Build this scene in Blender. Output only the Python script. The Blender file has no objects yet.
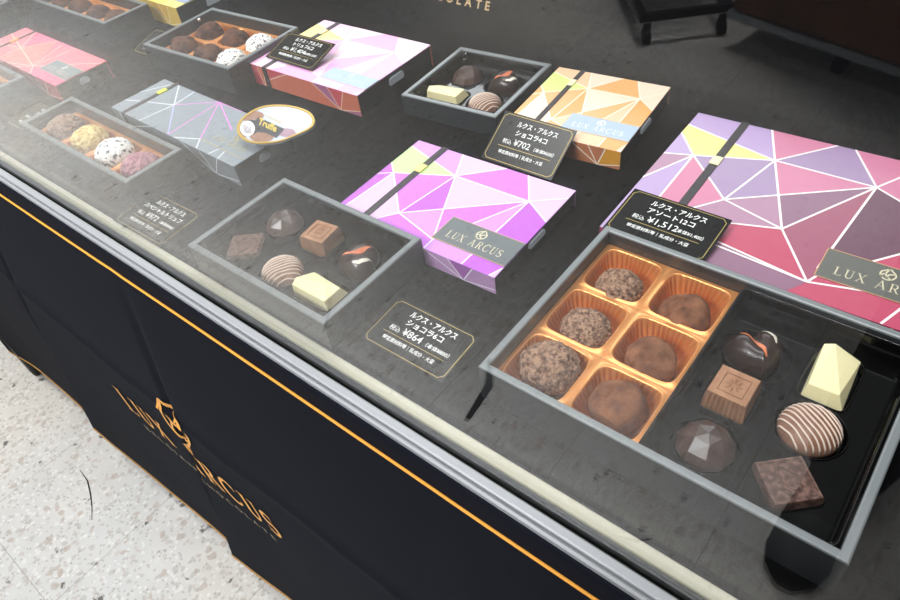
import bpy, bmesh, math, random
from mathutils import Vector, Matrix, noise
random.seed(7)
SC = bpy.context.scene
COL = SC.collection
R = math.radians
CAMZ = 1.2
DECK = 0.914            # top of the cloth-covered shelf inside the case
GY = 0.1222             # front face of the glass pane

# ------------------------------------------------------------------ materials
def lin(h):
    h = h.lstrip('#'); o = []
    for i in (0, 2, 4):
        c = int(h[i:i+2], 16) / 255
        o.append(c/12.92 if c <= 0.04045 else ((c+0.055)/1.055)**2.4)
    return (*o, 1)
MATS = {}
def mat(name, col, rough=0.5, metal=0.0, spec=0.5, coat=0.0, bump=None, sub=0.0, sheen=0.0, coat_rough=0.05):
    if name in MATS: return MATS[name]
    m = bpy.data.materials.new(name); m.use_nodes = True
    nt = m.node_tree; b = nt.nodes['Principled BSDF']
    b.inputs['Base Color'].default_value = lin(col) if isinstance(col, str) else (*col[:3], 1)
    b.inputs['Roughness'].default_value = rough
    b.inputs['Metallic'].default_value = metal
    b.inputs['Specular IOR Level'].default_value = spec
    b.inputs['Coat Weight'].default_value = coat
    b.inputs['Coat Roughness'].default_value = coat_rough
    if sub:
        b.inputs['Subsurface Weight'].default_value = sub
        b.inputs['Subsurface Radius'].default_value = (0.004, 0.003, 0.002)
        b.inputs['Subsurface Scale'].default_value = 1
    if sheen: b.inputs['Sheen Weight'].default_value = sheen
    if bump:
        sc, st, dist = bump
        tc = nt.nodes.new('ShaderNodeTexCoord'); n = nt.nodes.new('ShaderNodeTexNoise')
        n.inputs['Scale'].default_value = sc; n.inputs['Detail'].default_value = 4
        bp = nt.nodes.new('ShaderNodeBump'); bp.inputs['Strength'].default_value = st; bp.inputs['Distance'].default_value = dist
        nt.links.new(tc.outputs['Object'], n.inputs['Vector']); nt.links.new(n.outputs['Fac'], bp.inputs['Height'])
        nt.links.new(bp.outputs['Normal'], b.inputs['Normal'])
    MATS[name] = m
    return m
def noise_color(m, c1, c2, scale, lo=0.4, hi=0.6, detail=6):
    nt = m.node_tree; b = nt.nodes['Principled BSDF']
    tc = nt.nodes.new('ShaderNodeTexCoord'); n = nt.nodes.new('ShaderNodeTexNoise')
    n.inputs['Scale'].default_value = scale; n.inputs['Detail'].default_value = detail
    r = nt.nodes.new('ShaderNodeValToRGB')
    r.color_ramp.elements[0].position = lo; r.color_ramp.elements[0].color = lin(c1)
    r.color_ramp.elements[1].position = hi; r.color_ramp.elements[1].color = lin(c2)
    nt.links.new(tc.outputs['Object'], n.inputs['Vector']); nt.links.new(n.outputs['Fac'], r.inputs['Fac'])
    nt.links.new(r.outputs['Color'], b.inputs['Base Color'])
    return m

# ------------------------------------------------------------------ mesh helpers
class MB:
    def __init__(s): s.v = []; s.f = []; s.m = []; s.sm = []
    def add(s, vs, fs, mi=0, smooth=False):
        o = len(s.v); s.v += [tuple(p) for p in vs]
        for f in fs: s.f.append([i+o for i in f]); s.m.append(mi); s.sm.append(smooth)
    def box(s, x0, y0, z0, x1, y1, z1, mi=0):
        s.add([(x0,y0,z0),(x1,y0,z0),(x1,y1,z0),(x0,y1,z0),(x0,y0,z1),(x1,y0,z1),(x1,y1,z1),(x0,y1,z1)],
              [(3,2,1,0),(4,5,6,7),(0,1,5,4),(1,2,6,5),(2,3,7,6),(3,0,4,7)], mi)
    def prism(s, poly, z0, z1, mi=0):
        n = len(poly)
        a = sum(poly[i][0]*poly[(i+1)%n][1]-poly[(i+1)%n][0]*poly[i][1] for i in range(n))
        if a < 0: poly = poly[::-1]
        s.add([(x,y,z0) for x,y in poly]+[(x,y,z1) for x,y in poly],
              [list(range(n))[::-1], list(range(n,2*n))]+[(i,(i+1)%n,n+(i+1)%n,n+i) for i in range(n)], mi)
    def flat(s, poly, z, mi=0):
        n = len(poly)
        a = sum(poly[i][0]*poly[(i+1)%n][1]-poly[(i+1)%n][0]*poly[i][1] for i in range(n))
        if a < 0: poly = poly[::-1]
        s.add([(x,y,z) for x,y in poly], [list(range(n))], mi)
    def rings(s, rings, mi=0, smooth=True, close_first=False, close_last=False):
        n = len(rings[0]); o = len(s.v)
        for r in rings: s.v += [tuple(p) for p in r]
        for k in range(len(rings)-1):
            for i in range(n):
                j = (i+1) % n
                s.f.append([o+k*n+i, o+k*n+j, o+(k+1)*n+j, o+(k+1)*n+i]); s.m.append(mi); s.sm.append(smooth)
        if close_first: s.f.append([o+i for i in range(n)][::-1]); s.m.append(mi); s.sm.append(smooth)
        if close_last: s.f.append([o+(len(rings)-1)*n+i for i in range(n)]); s.m.append(mi); s.sm.append(smooth)
    def tube(s, pts, rad, n=8, mi=0, caps=True):
        rings = []
        pts = [Vector(p) for p in pts]
        for i, p in enumerate(pts):
            t = (pts[min(i+1, len(pts)-1)] - pts[max(i-1, 0)]).normalized()
            a = t.orthogonal().normalized() if abs(t.z) > 0.9 else t.cross(Vector((0,0,1))).normalized()
            b = t.cross(a).normalized()
            r = rad[i] if isinstance(rad, (list, tuple)) else rad
            rings.append([p + a*r*math.cos(2*math.pi*k/n) + b*r*math.sin(2*math.pi*k/n) for k in range(n)])
        s.rings(rings, mi, True, caps, caps)
    def mesh(s, name, mats):
        me = bpy.data.meshes.new(name); me.from_pydata(s.v, [], s.f)
        for m in mats: me.materials.append(m)
        me.polygons.foreach_set('material_index', s.m); me.polygons.foreach_set('use_smooth', s.sm)
        me.update(); return me
    def build(s, name, mats, parent=None, fix=False):
        if not isinstance(mats, (list, tuple)): mats = [mats]
        me = s.mesh(name, mats)
        if fix:
            bm = bmesh.new(); bm.from_mesh(me); bmesh.ops.recalc_face_normals(bm, faces=bm.faces); bm.to_mesh(me); bm.free()
        return link(name, me, parent)
def link(name, me, parent=None):
    o = bpy.data.objects.new(name, me); COL.objects.link(o)
    if parent: o.parent = parent
    return o
def bevel(o, w, seg=2):
    b = o.modifiers.new('b', 'BEVEL'); b.width = w; b.segments = seg; b.limit_method = 'ANGLE'; b.angle_limit = R(40)
    return o
def tag(o, label, cat, group=None):
    o['label'] = label; o['category'] = cat
    if group: o['group'] = group
    return o
def thing(name, label, cat, loc, rz=0, group=None, rot=None):
    o = bpy.data.objects.new(name, None); COL.objects.link(o); o.empty_display_size = 0.02
    o.location = loc; o.rotation_euler = rot or (0, 0, rz)
    return tag(o, label, cat, group)
def structure(o): o['kind'] = 'structure'; return o
def dup(root, loc, rz, label, group=None):
    r = root.copy(); COL.objects.link(r); r.location = loc; r.rotation_euler = (0, 0, rz)
    r['label'] = label
    if group: r['group'] = group
    for ch in list(root.children):
        c = ch.copy(); COL.objects.link(c); c.parent = r
        for g in list(ch.children):
            d = g.copy(); COL.objects.link(d); d.parent = c
    return r
def clip01(poly):
    for ax, lim, sg in ((0,0,1),(0,1,-1),(1,0,1),(1,1,-1)):
        out = []
        for i in range(len(poly)):
            a, b = poly[i], poly[(i+1) % len(poly)]
            da, db = sg*(a[ax]-lim), sg*(b[ax]-lim)
            if da >= 0: out.append(a)
            if (da >= 0) != (db >= 0):
                t = da/(da-db); out.append((a[0]+(b[0]-a[0])*t, a[1]+(b[1]-a[1])*t))
        poly = out
        if len(poly) < 3: return []
    return poly

# ------------------------------------------------------------------ lettering
_tc = {}
def text_mesh(body, size, align='LEFT', bold=0.0):
    k = (body, size, align, bold)
    if k in _tc: return _tc[k]
    c = bpy.data.curves.new('lettering', 'FONT'); c.body = body; c.size = size; c.align_x = align
    c.offset = bold; c.resolution_u = 2
    o = bpy.data.objects.new('lettering', c); COL.objects.link(o)
    dg = bpy.context.evaluated_depsgraph_get(); dg.update()
    me = bpy.data.meshes.new_from_object(o.evaluated_get(dg))
    bpy.data.objects.remove(o); bpy.data.curves.remove(c)
    vs = [tuple(v.co) for v in me.vertices]; fs = [list(p.vertices) for p in me.polygons]
    bpy.data.meshes.remove(me)
    xs = [v[0] for v in vs]
    _tc[k] = (vs, fs, min(xs), max(xs)); return _tc[k]
def put_text(mb, body, x, y, z, size, align='CENTER', mi=0, bold=0.0, width=None, spacing=0.0, mapf=None):
    """lettering laid in the mesh builder's XY plane, baseline y; width scales it to an exact run"""
    if spacing:
        parts = []; cx = 0
        for ch in body:
            if ch == ' ': cx += size*0.45+spacing; continue
            vs, fs, a, b = text_mesh(ch, size, 'LEFT', bold)
            parts.append(([(v[0]-a+cx, v[1], 0) for v in vs], fs)); cx += (b-a)+spacing
        tot = cx-spacing
    else:
        vs, fs, a, b = text_mesh(body, size, 'LEFT', bold)
        parts = [([(v[0]-a, v[1], 0) for v in vs], fs)]; tot = b-a
    k = (width/tot) if width else 1.0
    tot *= k
    off = {'LEFT': 0, 'CENTER': -tot/2, 'RIGHT': -tot}[align]
    for vs, fs in parts:
        pts = [(x+off+v[0]*k, y+v[1], z) for v in vs]
        if mapf: pts = [mapf(*p) for p in pts]
        mb.add(pts, fs, mi)
def stroke(pts, ws):
    """variable-width stroke as quads in 2D"""
    out = []; L = []
    for i, p in enumerate(pts):
        a = pts[max(i-1,0)]; b = pts[min(i+1,len(pts)-1)]
        dx, dy = b[0]-a[0], b[1]-a[1]; l = math.hypot(dx,dy) or 1
        w = ws[i] if isinstance(ws,(list,tuple)) else ws
        nx, ny = -dy/l*w/2, dx/l*w/2
        L.append(((p[0]+nx,p[1]+ny),(p[0]-nx,p[1]-ny)))
    for i in range(len(L)-1): out.append([L[i][0],L[i][1],L[i+1][1],L[i+1][0]])
    return out
def arc(cx, cy, rx, ry, a0, a1, n=14):
    return [(cx+rx*math.cos(R(a0+(a1-a0)*i/n)), cy+ry*math.sin(R(a0+(a1-a0)*i/n))) for i in range(n+1)]
T, t_ = 0.115, 0.05
def bar(x0, y0, x1, y1): return [(x0,y0),(x1,y0),(x1,y1),(x0,y1)]
def wv(n, f): return [f(i/n) for i in range(n+1)]
def glyph(c):
    P = []
    if c == 'L':
        P += [bar(.12,0,.12+T,1), bar(0,.96,.36,1), bar(0,0,.62,.045), [(.56,.04),(.62,0),(.66,.22),(.63,.22)]]; w = .68
    elif c == 'U':
        P += [bar(.12,.3,.12+T,1), bar(.62,.3,.62+t_,1), bar(0,.96,.36,1), bar(.5,.96,.78,1)]
        P += stroke(arc(.405,.32,.235,.3,180,360,16), wv(16, lambda t: T*(1-t)+t_*t)); w = .8
    elif c == 'X':
        P += stroke([(.1,1),(.68,0)], T*1.05)+stroke([(.66,1),(.08,0)], t_)
        P += [bar(0,.96,.28,1), bar(.52,.96,.78,1), bar(0,0,.24,.04), bar(.5,0,.82,.04)]; w = .84
    elif c == 'A':
        P += stroke([(.12,0),(.42,1)], t_)+stroke([(.41,1.02),(.74,0)], T)+[bar(.24,.32,.6,.37), bar(0,0,.24,.04), bar(.58,0,.88,.04)]; w = .9
    elif c == 'R':
        P += [bar(.12,0,.12+T,1), bar(0,.96,.4,1), bar(0,0,.36,.04), bar(.2,.48,.42,.52)]
        P += stroke(arc(.4,.74,.2,.24,90,-90,14), wv(14, lambda t: t_+(T-t_)*math.sin(math.pi*t)))
        P += stroke([(.4,.5),(.72,0)], T)+[bar(.62,0,.84,.04)]; w = .84
    elif c == 'C':
        P += stroke(arc(.46,.5,.4,.49,40,320,26), wv(26, lambda t: t_+(T-t_)*math.sin(math.pi*t)))
        P += [[(.74,.7),(.78,.7),(.78,.98),(.75,.98)], [(.74,.3),(.78,.3),(.79,.1),(.75,.12)]]; w = .86
    elif c == 'S':
        pts = arc(.32,.74,.22,.24,30,250,12)+arc(.34,.27,.23,.25,80,-150,14)
        P += stroke(pts, wv(len(pts)-1, lambda t: t_+(T-t_)*math.sin(math.pi*t)))
        P += [[(.5,.72),(.53,.72),(.53,.98),(.5,.98)], [(.09,.02),(.12,.02),(.12,.3),(.09,.3)]]; w = .64
    else: w = .38
    return P, w
def put_serif(mb, body, x0, x1, y, h, z, mi=0, mapf=None, thick=1.0):
    gs = [glyph(c) for c in body]; gap = .16
    tot = sum(g[1] for g in gs)+gap*(len(gs)-1)
    kx = (x1-x0)/tot; cx = 0
    for P, w in gs:
        for q in P:
            pts = [(x0+(cx+a)*kx, y+b*h, z) for a, b in q]
            if mapf: pts = [mapf(*p) for p in pts]
            mb.add(pts, [list(range(len(pts)))], mi)
        cx += w+gap
def put_emblem(mb, cx, cy, w, h, z, lw, mi=0, mapf=None):
    """pointed bud with an inner leaf"""
    S = []
    S.append([(-.05,-1),(-.62,-.72),(-.95,-.2),(-.86,.3),(-.5,.62),(0,1)])
    S.append([(0,1),(.5,.62),(.88,.25),(.95,-.2),(.6,-.75),(-.05,-1)])
    S.append([(0,1),(-.22,.5),(-.3,.05),(-.12,-.4),(.1,-.55)])
    S.append([(-.3,.05),(-.75,-.3),(-.62,-.72)])
    S.append([(.88,.25),(.3,.1),(.02,-.18),(.1,-.55),(.6,-.75)])
    for pts in S:
        fine = []
        for i in range(len(pts)-1):
            a, b = pts[i], pts[i+1]
            p0 = pts[max(i-1,0)]; p3 = pts[min(i+2,len(pts)-1)]
            for k in range(5):
                t = k/5
                f = lambda q0,q1,q2,q3: 0.5*((2*q1)+(-q0+q2)*t+(2*q0-5*q1+4*q2-q3)*t*t+(-q0+3*q1-3*q2+q3)*t**3)
                fine.append((f(p0[0],a[0],b[0],p3[0]), f(p0[1],a[1],b[1],p3[1])))
        fine.append(pts[-1])
        for q in stroke([(cx+a*w/2, cy+b*h/2) for a, b in fine], lw):
            pp = [(a, b, z) for a, b in q]
            if mapf: pp = [mapf(*p) for p in pp]
            mb.add(pp, [[0,1,2,3]], mi)

# ------------------------------------------------------------------ camera
cam = bpy.data.cameras.new('camera'); co = bpy.data.objects.new('camera', cam); COL.objects.link(co)
rt = Vector((0.77627165, 0.61999378, -0.11406151)); dn = Vector((0.38100246, -0.60557235, -0.69865532)); fw = Vector((-0.50223445, 0.4988886, -0.70630781))
M = Matrix((rt, -dn, -fw)).transposed().to_4x4(); M.translation = (0, 0, CAMZ); co.matrix_world = M
cam.sensor_width = 36; cam.lens = 683.86*36/900; cam.clip_start = 0.01; cam.clip_end = 100
SC.camera = co
SC.view_settings.view_transform = 'Standard'; SC.view_settings.look = 'None'; SC.view_settings.gamma = 1
SC.view_settings.use_curve_mapping = False; SC.view_settings.exposure = 0.0

# ------------------------------------------------------------------ floor
def floor_mat():
    m = mat('floor_tile', '#cfcac0', 0.45, spec=0.4); nt = m.node_tree; b = nt.nodes['Principled BSDF']; L = nt.links; N = nt.nodes.new
    tc = N('ShaderNodeTexCoord'); src = tc.outputs['Object']
    def noi(scale, lo, hi, c1, c2, det=4):
        n = N('ShaderNodeTexNoise'); n.inputs['Scale'].default_value = scale; n.inputs['Detail'].default_value = det
        L.new(src, n.inputs['Vector']); r = N('ShaderNodeValToRGB')
        r.color_ramp.elements[0].position = lo; r.color_ramp.elements[1].position = hi
        r.color_ramp.elements[0].color = c1; r.color_ramp.elements[1].color = c2
        L.new(n.outputs['Fac'], r.inputs['Fac']); return r.outputs['Color']
    def mix(a, bb, fac):
        x = N('ShaderNodeMix'); x.data_type = 'RGBA'
        if isinstance(fac, float): x.inputs[0].default_value = fac
        else: L.new(fac, x.inputs[0])
        for s, v in ((6, a), (7, bb)):
            if isinstance(v, tuple): x.inputs[s].default_value = v
            else: L.new(v, x.inputs[s])
        return x.outputs[2]
    base = noi(14, .35, .65, lin('#d8d8d6'), lin('#c8c8c6'))
    base = mix(base, noi(1.6, .42, .62, lin('#d4d3d0'), lin('#dfd6c8')), 0.5)
    W = (1,1,1,1); K = (0,0,0,1)
    wn = N('ShaderNodeTexNoise'); wn.inputs['Scale'].default_value = 60; L.new(src, wn.inputs['Vector'])
    wa = N('ShaderNodeMix'); wa.data_type = 'RGBA'; wa.inputs[0].default_value = .012; L.new(src, wa.inputs[6]); L.new(wn.outputs['Color'], wa.inputs[7])
    # stone chips of several sizes and tints
    for sc, thr, colr, f_ in ((75, .30, '#b8b4ac', .6), (110, .30, '#e8e7e4', .6), (60, .13, '#b4a496', .6), (160, .2, '#a8a29a', .6), (95, .12, '#c6bab4', .6)):
        v = N('ShaderNodeTexVoronoi'); v.inputs['Scale'].default_value = sc; L.new(wa.outputs[2], v.inputs['Vector'])
        sx = N('ShaderNodeSeparateColor'); L.new(v.outputs['Color'], sx.inputs[0])
        lt = N('ShaderNodeMath'); lt.operation = 'LESS_THAN'; lt.inputs[1].default_value = thr; L.new(sx.outputs[0], lt.inputs[0])
        ds = N('ShaderNodeMapRange'); ds.inputs['From Min'].default_value = .50; ds.inputs['From Max'].default_value = .38; L.new(v.outputs['Distance'], ds.inputs[0])
        mu = N('ShaderNodeMath'); mu.operation = 'MULTIPLY'; L.new(lt.outputs[0], mu.inputs[0]); L.new(ds.outputs[0], mu.inputs[1])
        m2 = N('ShaderNodeMath'); m2.operation = 'MULTIPLY'; m2.inputs[1].default_value = f_; L.new(mu.outputs[0], m2.inputs[0])
        base = mix(base, lin(colr), m2.outputs[0])
    # dark scattered flecks
    base = mix(base, lin('#6c6963'), noi(34, .650, .70, K, W, 5))
    # tile seams
    mp = N('ShaderNodeMapping'); mp.inputs['Location'].default_value = (0.09, 0.17, 0); mp.inputs['Rotation'].default_value = (0, 0, 0)
    L.new(src, mp.inputs['Vector']); br = N('ShaderNodeTexBrick'); br.offset = 0; br.inputs['Scale'].default_value = 1
    br.inputs['Mortar Size'].default_value = 0.0007; br.inputs['Brick Width'].default_value = 0.30; br.inputs['Row Height'].default_value = 0.30
    br.inputs['Mortar Smooth'].default_value = 0.3
    L.new(mp.outputs[0], br.inputs['Vector'])
    base = mix(base, lin('#a09a92'), br.outputs['Fac'])
    L.new(base, b.inputs['Base Color'])
    return m
f = MB(); f.add([(-9,-5,0),(3,-5,0),(3,1.2,0),(-9,1.2,0)], [(0,1,2,3)])
floor = structure(f.build('floor', floor_mat()))
scuffm = mat('scuff', '#1c1a19', 0.8)
def scuff(pts, w):
    mb = MB()
    for q in stroke(pts, w): mb.flat(q, 0.0006)
    mb.build('scuff_mark', scuffm, floor)
scuff([(-.63,-.33),(-.60,-.34),(-.615,-.44),(-.66,-.50)][1:], [.012,.02,.008])
scuff([(-.36,-.20),(-.345,-.235),(-.34,-.27)], [.003,.008,.002])
scuff([(-.97,-.24),(-.965,-.27),(-.975,-.3)], .004)
scuff([(-1.214,.019),(-1.175,.015),(-1.14,.002),(-1.11,-.012),(-1.083,-.028)], [.001,.0025,.003,.002,.001])
scuff([(-1.05,-.35),(-1.10,-.42),(-1.2,-.5)], [.003,.006,.002])
scuff([(-.22,-.3),(-.19,-.31),(-.17,-.33)], [.002,.007,.002])

# ------------------------------------------------------------------ display case
m_black = mat('black_lacquer', '#0b0b0c', 0.35)
m_silver = mat('silver_rail', '#a6a8aa', 0.5, 0.2)
m_cream = mat('cream_rail', '#c9c4ae', 0.4, 0.0)
m_gasket = mat('gasket', '#14160f', 0.35)
m_cloth = mat('black_cloth', '#12151f', 0.9, spec=0.12, bump=(900, .25, .0006))
m_lining = mat('lining_cloth', '#08080a', 0.9, spec=0.08, bump=(700, .2, .0005))
m_gold = mat('gold_print', '#f2ac44', 0.5, 0.0)
m_orange = mat('orange_piping', '#ffb040', 0.6)
X0, X1 = -3.0, 0.75
case = thing('display_case', 'glass-fronted display case with silver rail draped in black cloth', 'display case', (0, 0, 0))
mb = MB(); mb.box(X0, .125, .10, X1, .78, DECK-.004); mb.build('cabinet_body', m_black, case)
# outer rail: lip, groove and flat, extruded along x
prof = [(.1132,-.020),(.1125,-.004),(.1128,-.0005),(.1140,.0006),(.1152,-.0004),(.1155,-.0016),(.1158,-.0016),(.1162,0.0),(.1170,.0006),(.1205,.0008),(.1212,0),(.1212,-.020)]
mb = MB(); n = len(prof)
mb.add([(X0, y, DECK+z-.003) for y, z in prof]+[(X1, y, DECK+z-.003) for y, z in prof], [[i, i+1, n+i+1, n+i] for i in range(n-1)]+[list(range(n)), list(range(n, 2*n))[::-1]])
mb.build('outer_rail', m_silver, case, fix=True)
mb = MB(); mb.box(X0, .1213, DECK-.022, X1, GY-.0001, DECK-.0045); mb.box(X0, GY+.0041, DECK-.022, X1, .1276, DECK-.0035)
mb.build('glazing_channel', m_gasket, case)
mb = MB(); mb.box(X0, .1277, DECK-.012, X1, .1345, DECK-.0012); bevel(mb.build('inner_rail', m_cream, case), .0012, 3)
# glass pane: transparent and mirror mixed by the Fresnel law, both faces
gm = bpy.data.materials.new('pane_glass'); gm.use_nodes = True; nt = gm.node_tree
for nd in list(nt.nodes):
    if nd.type != 'OUTPUT_MATERIAL': nt.nodes.remove(nd)
out = [x for x in nt.nodes if x.type == 'OUTPUT_MATERIAL'][0]
tr = nt.nodes.new('ShaderNodeBsdfTransparent'); tr.inputs[0].default_value = (.985, .99, .985, 1)
gl = nt.nodes.new('ShaderNodeBsdfGlossy'); gl.inputs['Roughness'].default_value = 0; gl.inputs[0].default_value = (1, 1, 1, 1)
fr = nt.nodes.new('ShaderNodeFresnel'); ge = nt.nodes.new('ShaderNodeNewGeometry')
mr = nt.nodes.new('ShaderNodeMapRange'); mr.inputs['To Min'].default_value = 1.52; mr.inputs['To Max'].default_value = 1/1.52
mx = nt.nodes.new('ShaderNodeMixShader')
nt.links.new(ge.outputs['Backfacing'], mr.inputs['Value']); nt.links.new(mr.outputs[0], fr.inputs['IOR'])
nt.links.new(fr.outputs[0], mx.inputs[0]); nt.links.new(tr.outputs[0], mx.inputs[1]); nt.links.new(gl.outputs[0], mx.inputs[2])
nt.links.new(mx.outputs[0], out.inputs['Surface'])
mb = MB(); mb.box(X0, GY, DECK-.02, X1, GY+.004, 1.34); mb.build('glass_pane', gm, case)
mb = MB(); mb.box(X0, GY-.004, 1.34, X1, GY+.02, 1.362); bevel(mb.build('top_rail', m_silver, case), .002)
for x in (X0, X1):
    mb = MB(); mb.box(x-.02, GY-.006, DECK-.02, x, GY+.02, 1.362); bevel(mb.build('corner_post', m_silver, case), .002)
for x in (-2.9, -1.575, .5):
    mb = MB(); mb.box(x-.022, .092, 0, x+.022, .135, .16); mb.box(x-.022, .092, .10, x+.022, .2, .16)
    bevel(mb.build('foot', mat('black_rubber', '#101011', .5), case), .008, 3)

# cloth covering the shelf and the sloped riser at its back
lin_t = thing('shelf_cloth', 'black cloth laid over the shelf and up the sloped back riser', 'cloth', (0, 0, DECK))
TH = R(65); RY = .485
mb = MB(); nx = 150
prof = [(.1345,-.006),(.1346,-.0004),(.136,0)]+[(.136+(RY-.02-.136)*i/12, 0) for i in range(1, 13)]
prof += [(RY-.02+.02*math.sin(a)+.0, .02*(1-math.cos(a))*.55) for a in (R(20), R(40), R(58))]
y0, z0 = prof[-1]
prof += [(y0+s*math.cos(TH), z0+s*math.sin(TH)) for s in (.02,.04,.06,.075,.09)]
prof += [(prof[-1][0]+.15, prof[-1][1])]
P = []
for i in range(nx+1):
    x = X0+(X1-X0)*i/nx
    for k, (y, z) in enumerate(prof):
        P.append((x, y, z + (.0001*noise.noise(Vector((x*9, y*9, 3))) if 3 <= k < 14 else 0)))
n = len(prof)
mb.add(P, [(i*n+k, (i+1)*n+k, (i+1)*n+k+1, i*n+k+1) for i in range(nx) for k in range(n-1)], 0, True)
mb.build('cloth_sheet', m_lining, lin_t)
# gold lettering printed low on the riser
mb = MB()
def riser(x, s, off):
    return (x, y0+s*math.cos(TH)-off*math.sin(TH), z0+s*math.sin(TH)+off*math.cos(TH))
put_text(mb, 'BELGIAN CHOCOLATE', -.385, .0235, .0006, .0105, 'RIGHT', spacing=.0042, mapf=riser, bold=.0003, width=.178)
put_serif(mb, 'LUX ARCUS', -.59, -.355, .042, .028, .0006, mapf=riser)

mb.build('gold_logo', mat('gold_thread', '#c9ab7a', .5), lin_t)

# front drape
def creasex(k, z):          # z relative to camera height
    pts = {1: [(-.30,-.445),(-.33,-.453),(-.461,-.501),(-.698,-.587),(-1.144,-.745)], 2: [(-.30,-.70),(-.453,-.822),(-.636,-.953),(-1.132,-1.202)], 3: [(-.28,-.140),(-.329,-.150),(-.497,-.173),(-1.14,-.25)], 4: [(-.3,-1.45),(-1.14,-1.62)]}[k]
    if z > pts[0][0]: return pts[0][1]
    for (a, xa), (b, xb) in zip(pts, pts[1:]):
        if z >= b: t = (z-a)/(b-a); return xa+(xb-xa)*t
    return pts[-1][1]
def drape_y(x, z):          # outward offset of the drape (negative y is towards the viewer)
    zr = z-CAMZ; d = min(1, max(0, (-zr-.30)/.8)); e = 0
    for k, amp, wr, wl in ((1,.013,.14,.020),(2,.015,.15,.020),(3,.010,.06,.02),(4,.016,.12,.02)):
        s = x-creasex(k, zr); a = .0013*min(1, d*8)+amp*d**2.2
        if s > 0: e += a*math.exp(-(s/wr)**1.4)*min(1, s/(.030 if k == 3 else .007))
        else: e -= (a*.25+.0035*min(1, d*4)*(k < 3))*math.exp(-((s+.006)/.006)**2)
    # horizontal packing crease
    zc = -.535+.03*math.sin(x*3.1)
    e += .004*math.exp(-abs((zr-zc)/.010))*min(1, d*4)
    e += (.006*noise.noise(Vector((x*2.2, z*1.1, 4))) + .002*noise.noise(Vector((x*7, z*4, 9))))*min(1, d*2)+.004*d
    return .1128-max(0, e+.001+.004*min(1, d*4))
HEM = .082
mb = MB(); xs = [X0+.0055*i for i in range(int((X1-X0)/.0055)+1)]; zs = [DECK-.006-(DECK-.006-HEM)*j/130 for j in range(131)]
def hemz(x): return HEM+.008*math.sin(x*9.0)+.006*math.sin(x*21+1)+.018*sum(math.exp(-((x-c-.04)/.05)**2)*(1 if x > c else 0) for c in (-.745, -1.202))
P = []
for x in xs:
    hz = hemz(x)
    for j in range(131):
        t = j/130; z = DECK-.006-(DECK-.006-hz)*t
        P.append((x, drape_y(x, z), z))
mb.add(P, [(i*131+j, i*131+j+1, (i+1)*131+j+1, (i+1)*131+j) for i in range(len(xs)-1) for j in range(130)], 0, True)
dr = thing('front_drape', 'black cloth drape with orange piping and gold logo hanging over the front', 'cloth', (0, 0, 0))
sheet = mb.build('cloth_sheet', m_cloth, dr)
so = sheet.modifiers.new('s', 'SOLIDIFY'); so.thickness = .0012; so.offset = -1 
mb = MB(); mb.tube([(x, drape_y(x, .886)-.0006, .886+.0006*math.sin(x*13)) for x in xs[::3]], .0010, 6); mb.build('top_piping', m_orange, dr)
mb = MB(); mb.tube([(x, drape_y(x, hemz(x)+.004)-.0008, hemz(x)+.003) for x in xs[::2]], .0016, 6); mb.build('hem_piping', mat('gold_piping', '#b98a48', .6), dr)
def on_drape(x, z, off): return (x, drape_y(x, z)-off, z)
def subdiv_build(mb, name, m, par):
    me = mb.mesh(name, [m]); bm = bmesh.new(); bm.from_mesh(me)
    bmesh.ops.triangulate(bm, faces=bm.faces)
    for _ in range(5):
        es = [e for e in bm.edges if e.calc_length() > .005]
        if not es: break
        bmesh.ops.subdivide_edges(bm, edges=es, cuts=1); bmesh.ops.triangulate(bm, faces=[f for f in bm.faces if len(f.verts) > 3])
    bm.to_mesh(me); bm.free()
    for v in me.vertices: v.co.y = drape_y(v.co.x, v.co.z)-.0016
    return link(name, me, par)
T, t_ = 0.16, 0.09
mb = MB(); put_serif(mb, 'LUX', -.745, -.633, CAMZ-.706, .052, .001, mapf=on_drape); subdiv_build(mb, 'gold_word', m_gold, dr)
mb = MB(); put_serif(mb, 'ARCUS', -.600, -.425, CAMZ-.706, .052, .001, mapf=on_drape); subdiv_build(mb, 'gold_word', m_gold, dr)
mb = MB(); m_dull = mat('dull_gold', '#a8987a', .5); put_text(mb, 'BELGIAN', -.732, CAMZ-.746, .001, .018, 'LEFT', spacing=.006, mapf=on_drape, width=.115); subdiv_build(mb, 'small_word', m_dull, dr)
mb = MB(); put_text(mb, 'CHOCOLATE', -.60, CAMZ-.746, .001, .018, 'LEFT', spacing=.006, mapf=on_drape, width=.145); subdiv_build(mb, 'small_word', m_dull, dr)
mb = MB(); put_emblem(mb, -.556, CAMZ-.585, .066, .088, .001, .0058, mapf=lambda x, z, o: on_drape(x, z+.75*(x+.556), o)); subdiv_build(mb, 'emblem', m_gold, dr)

T, t_ = 0.115, 0.05
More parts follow.
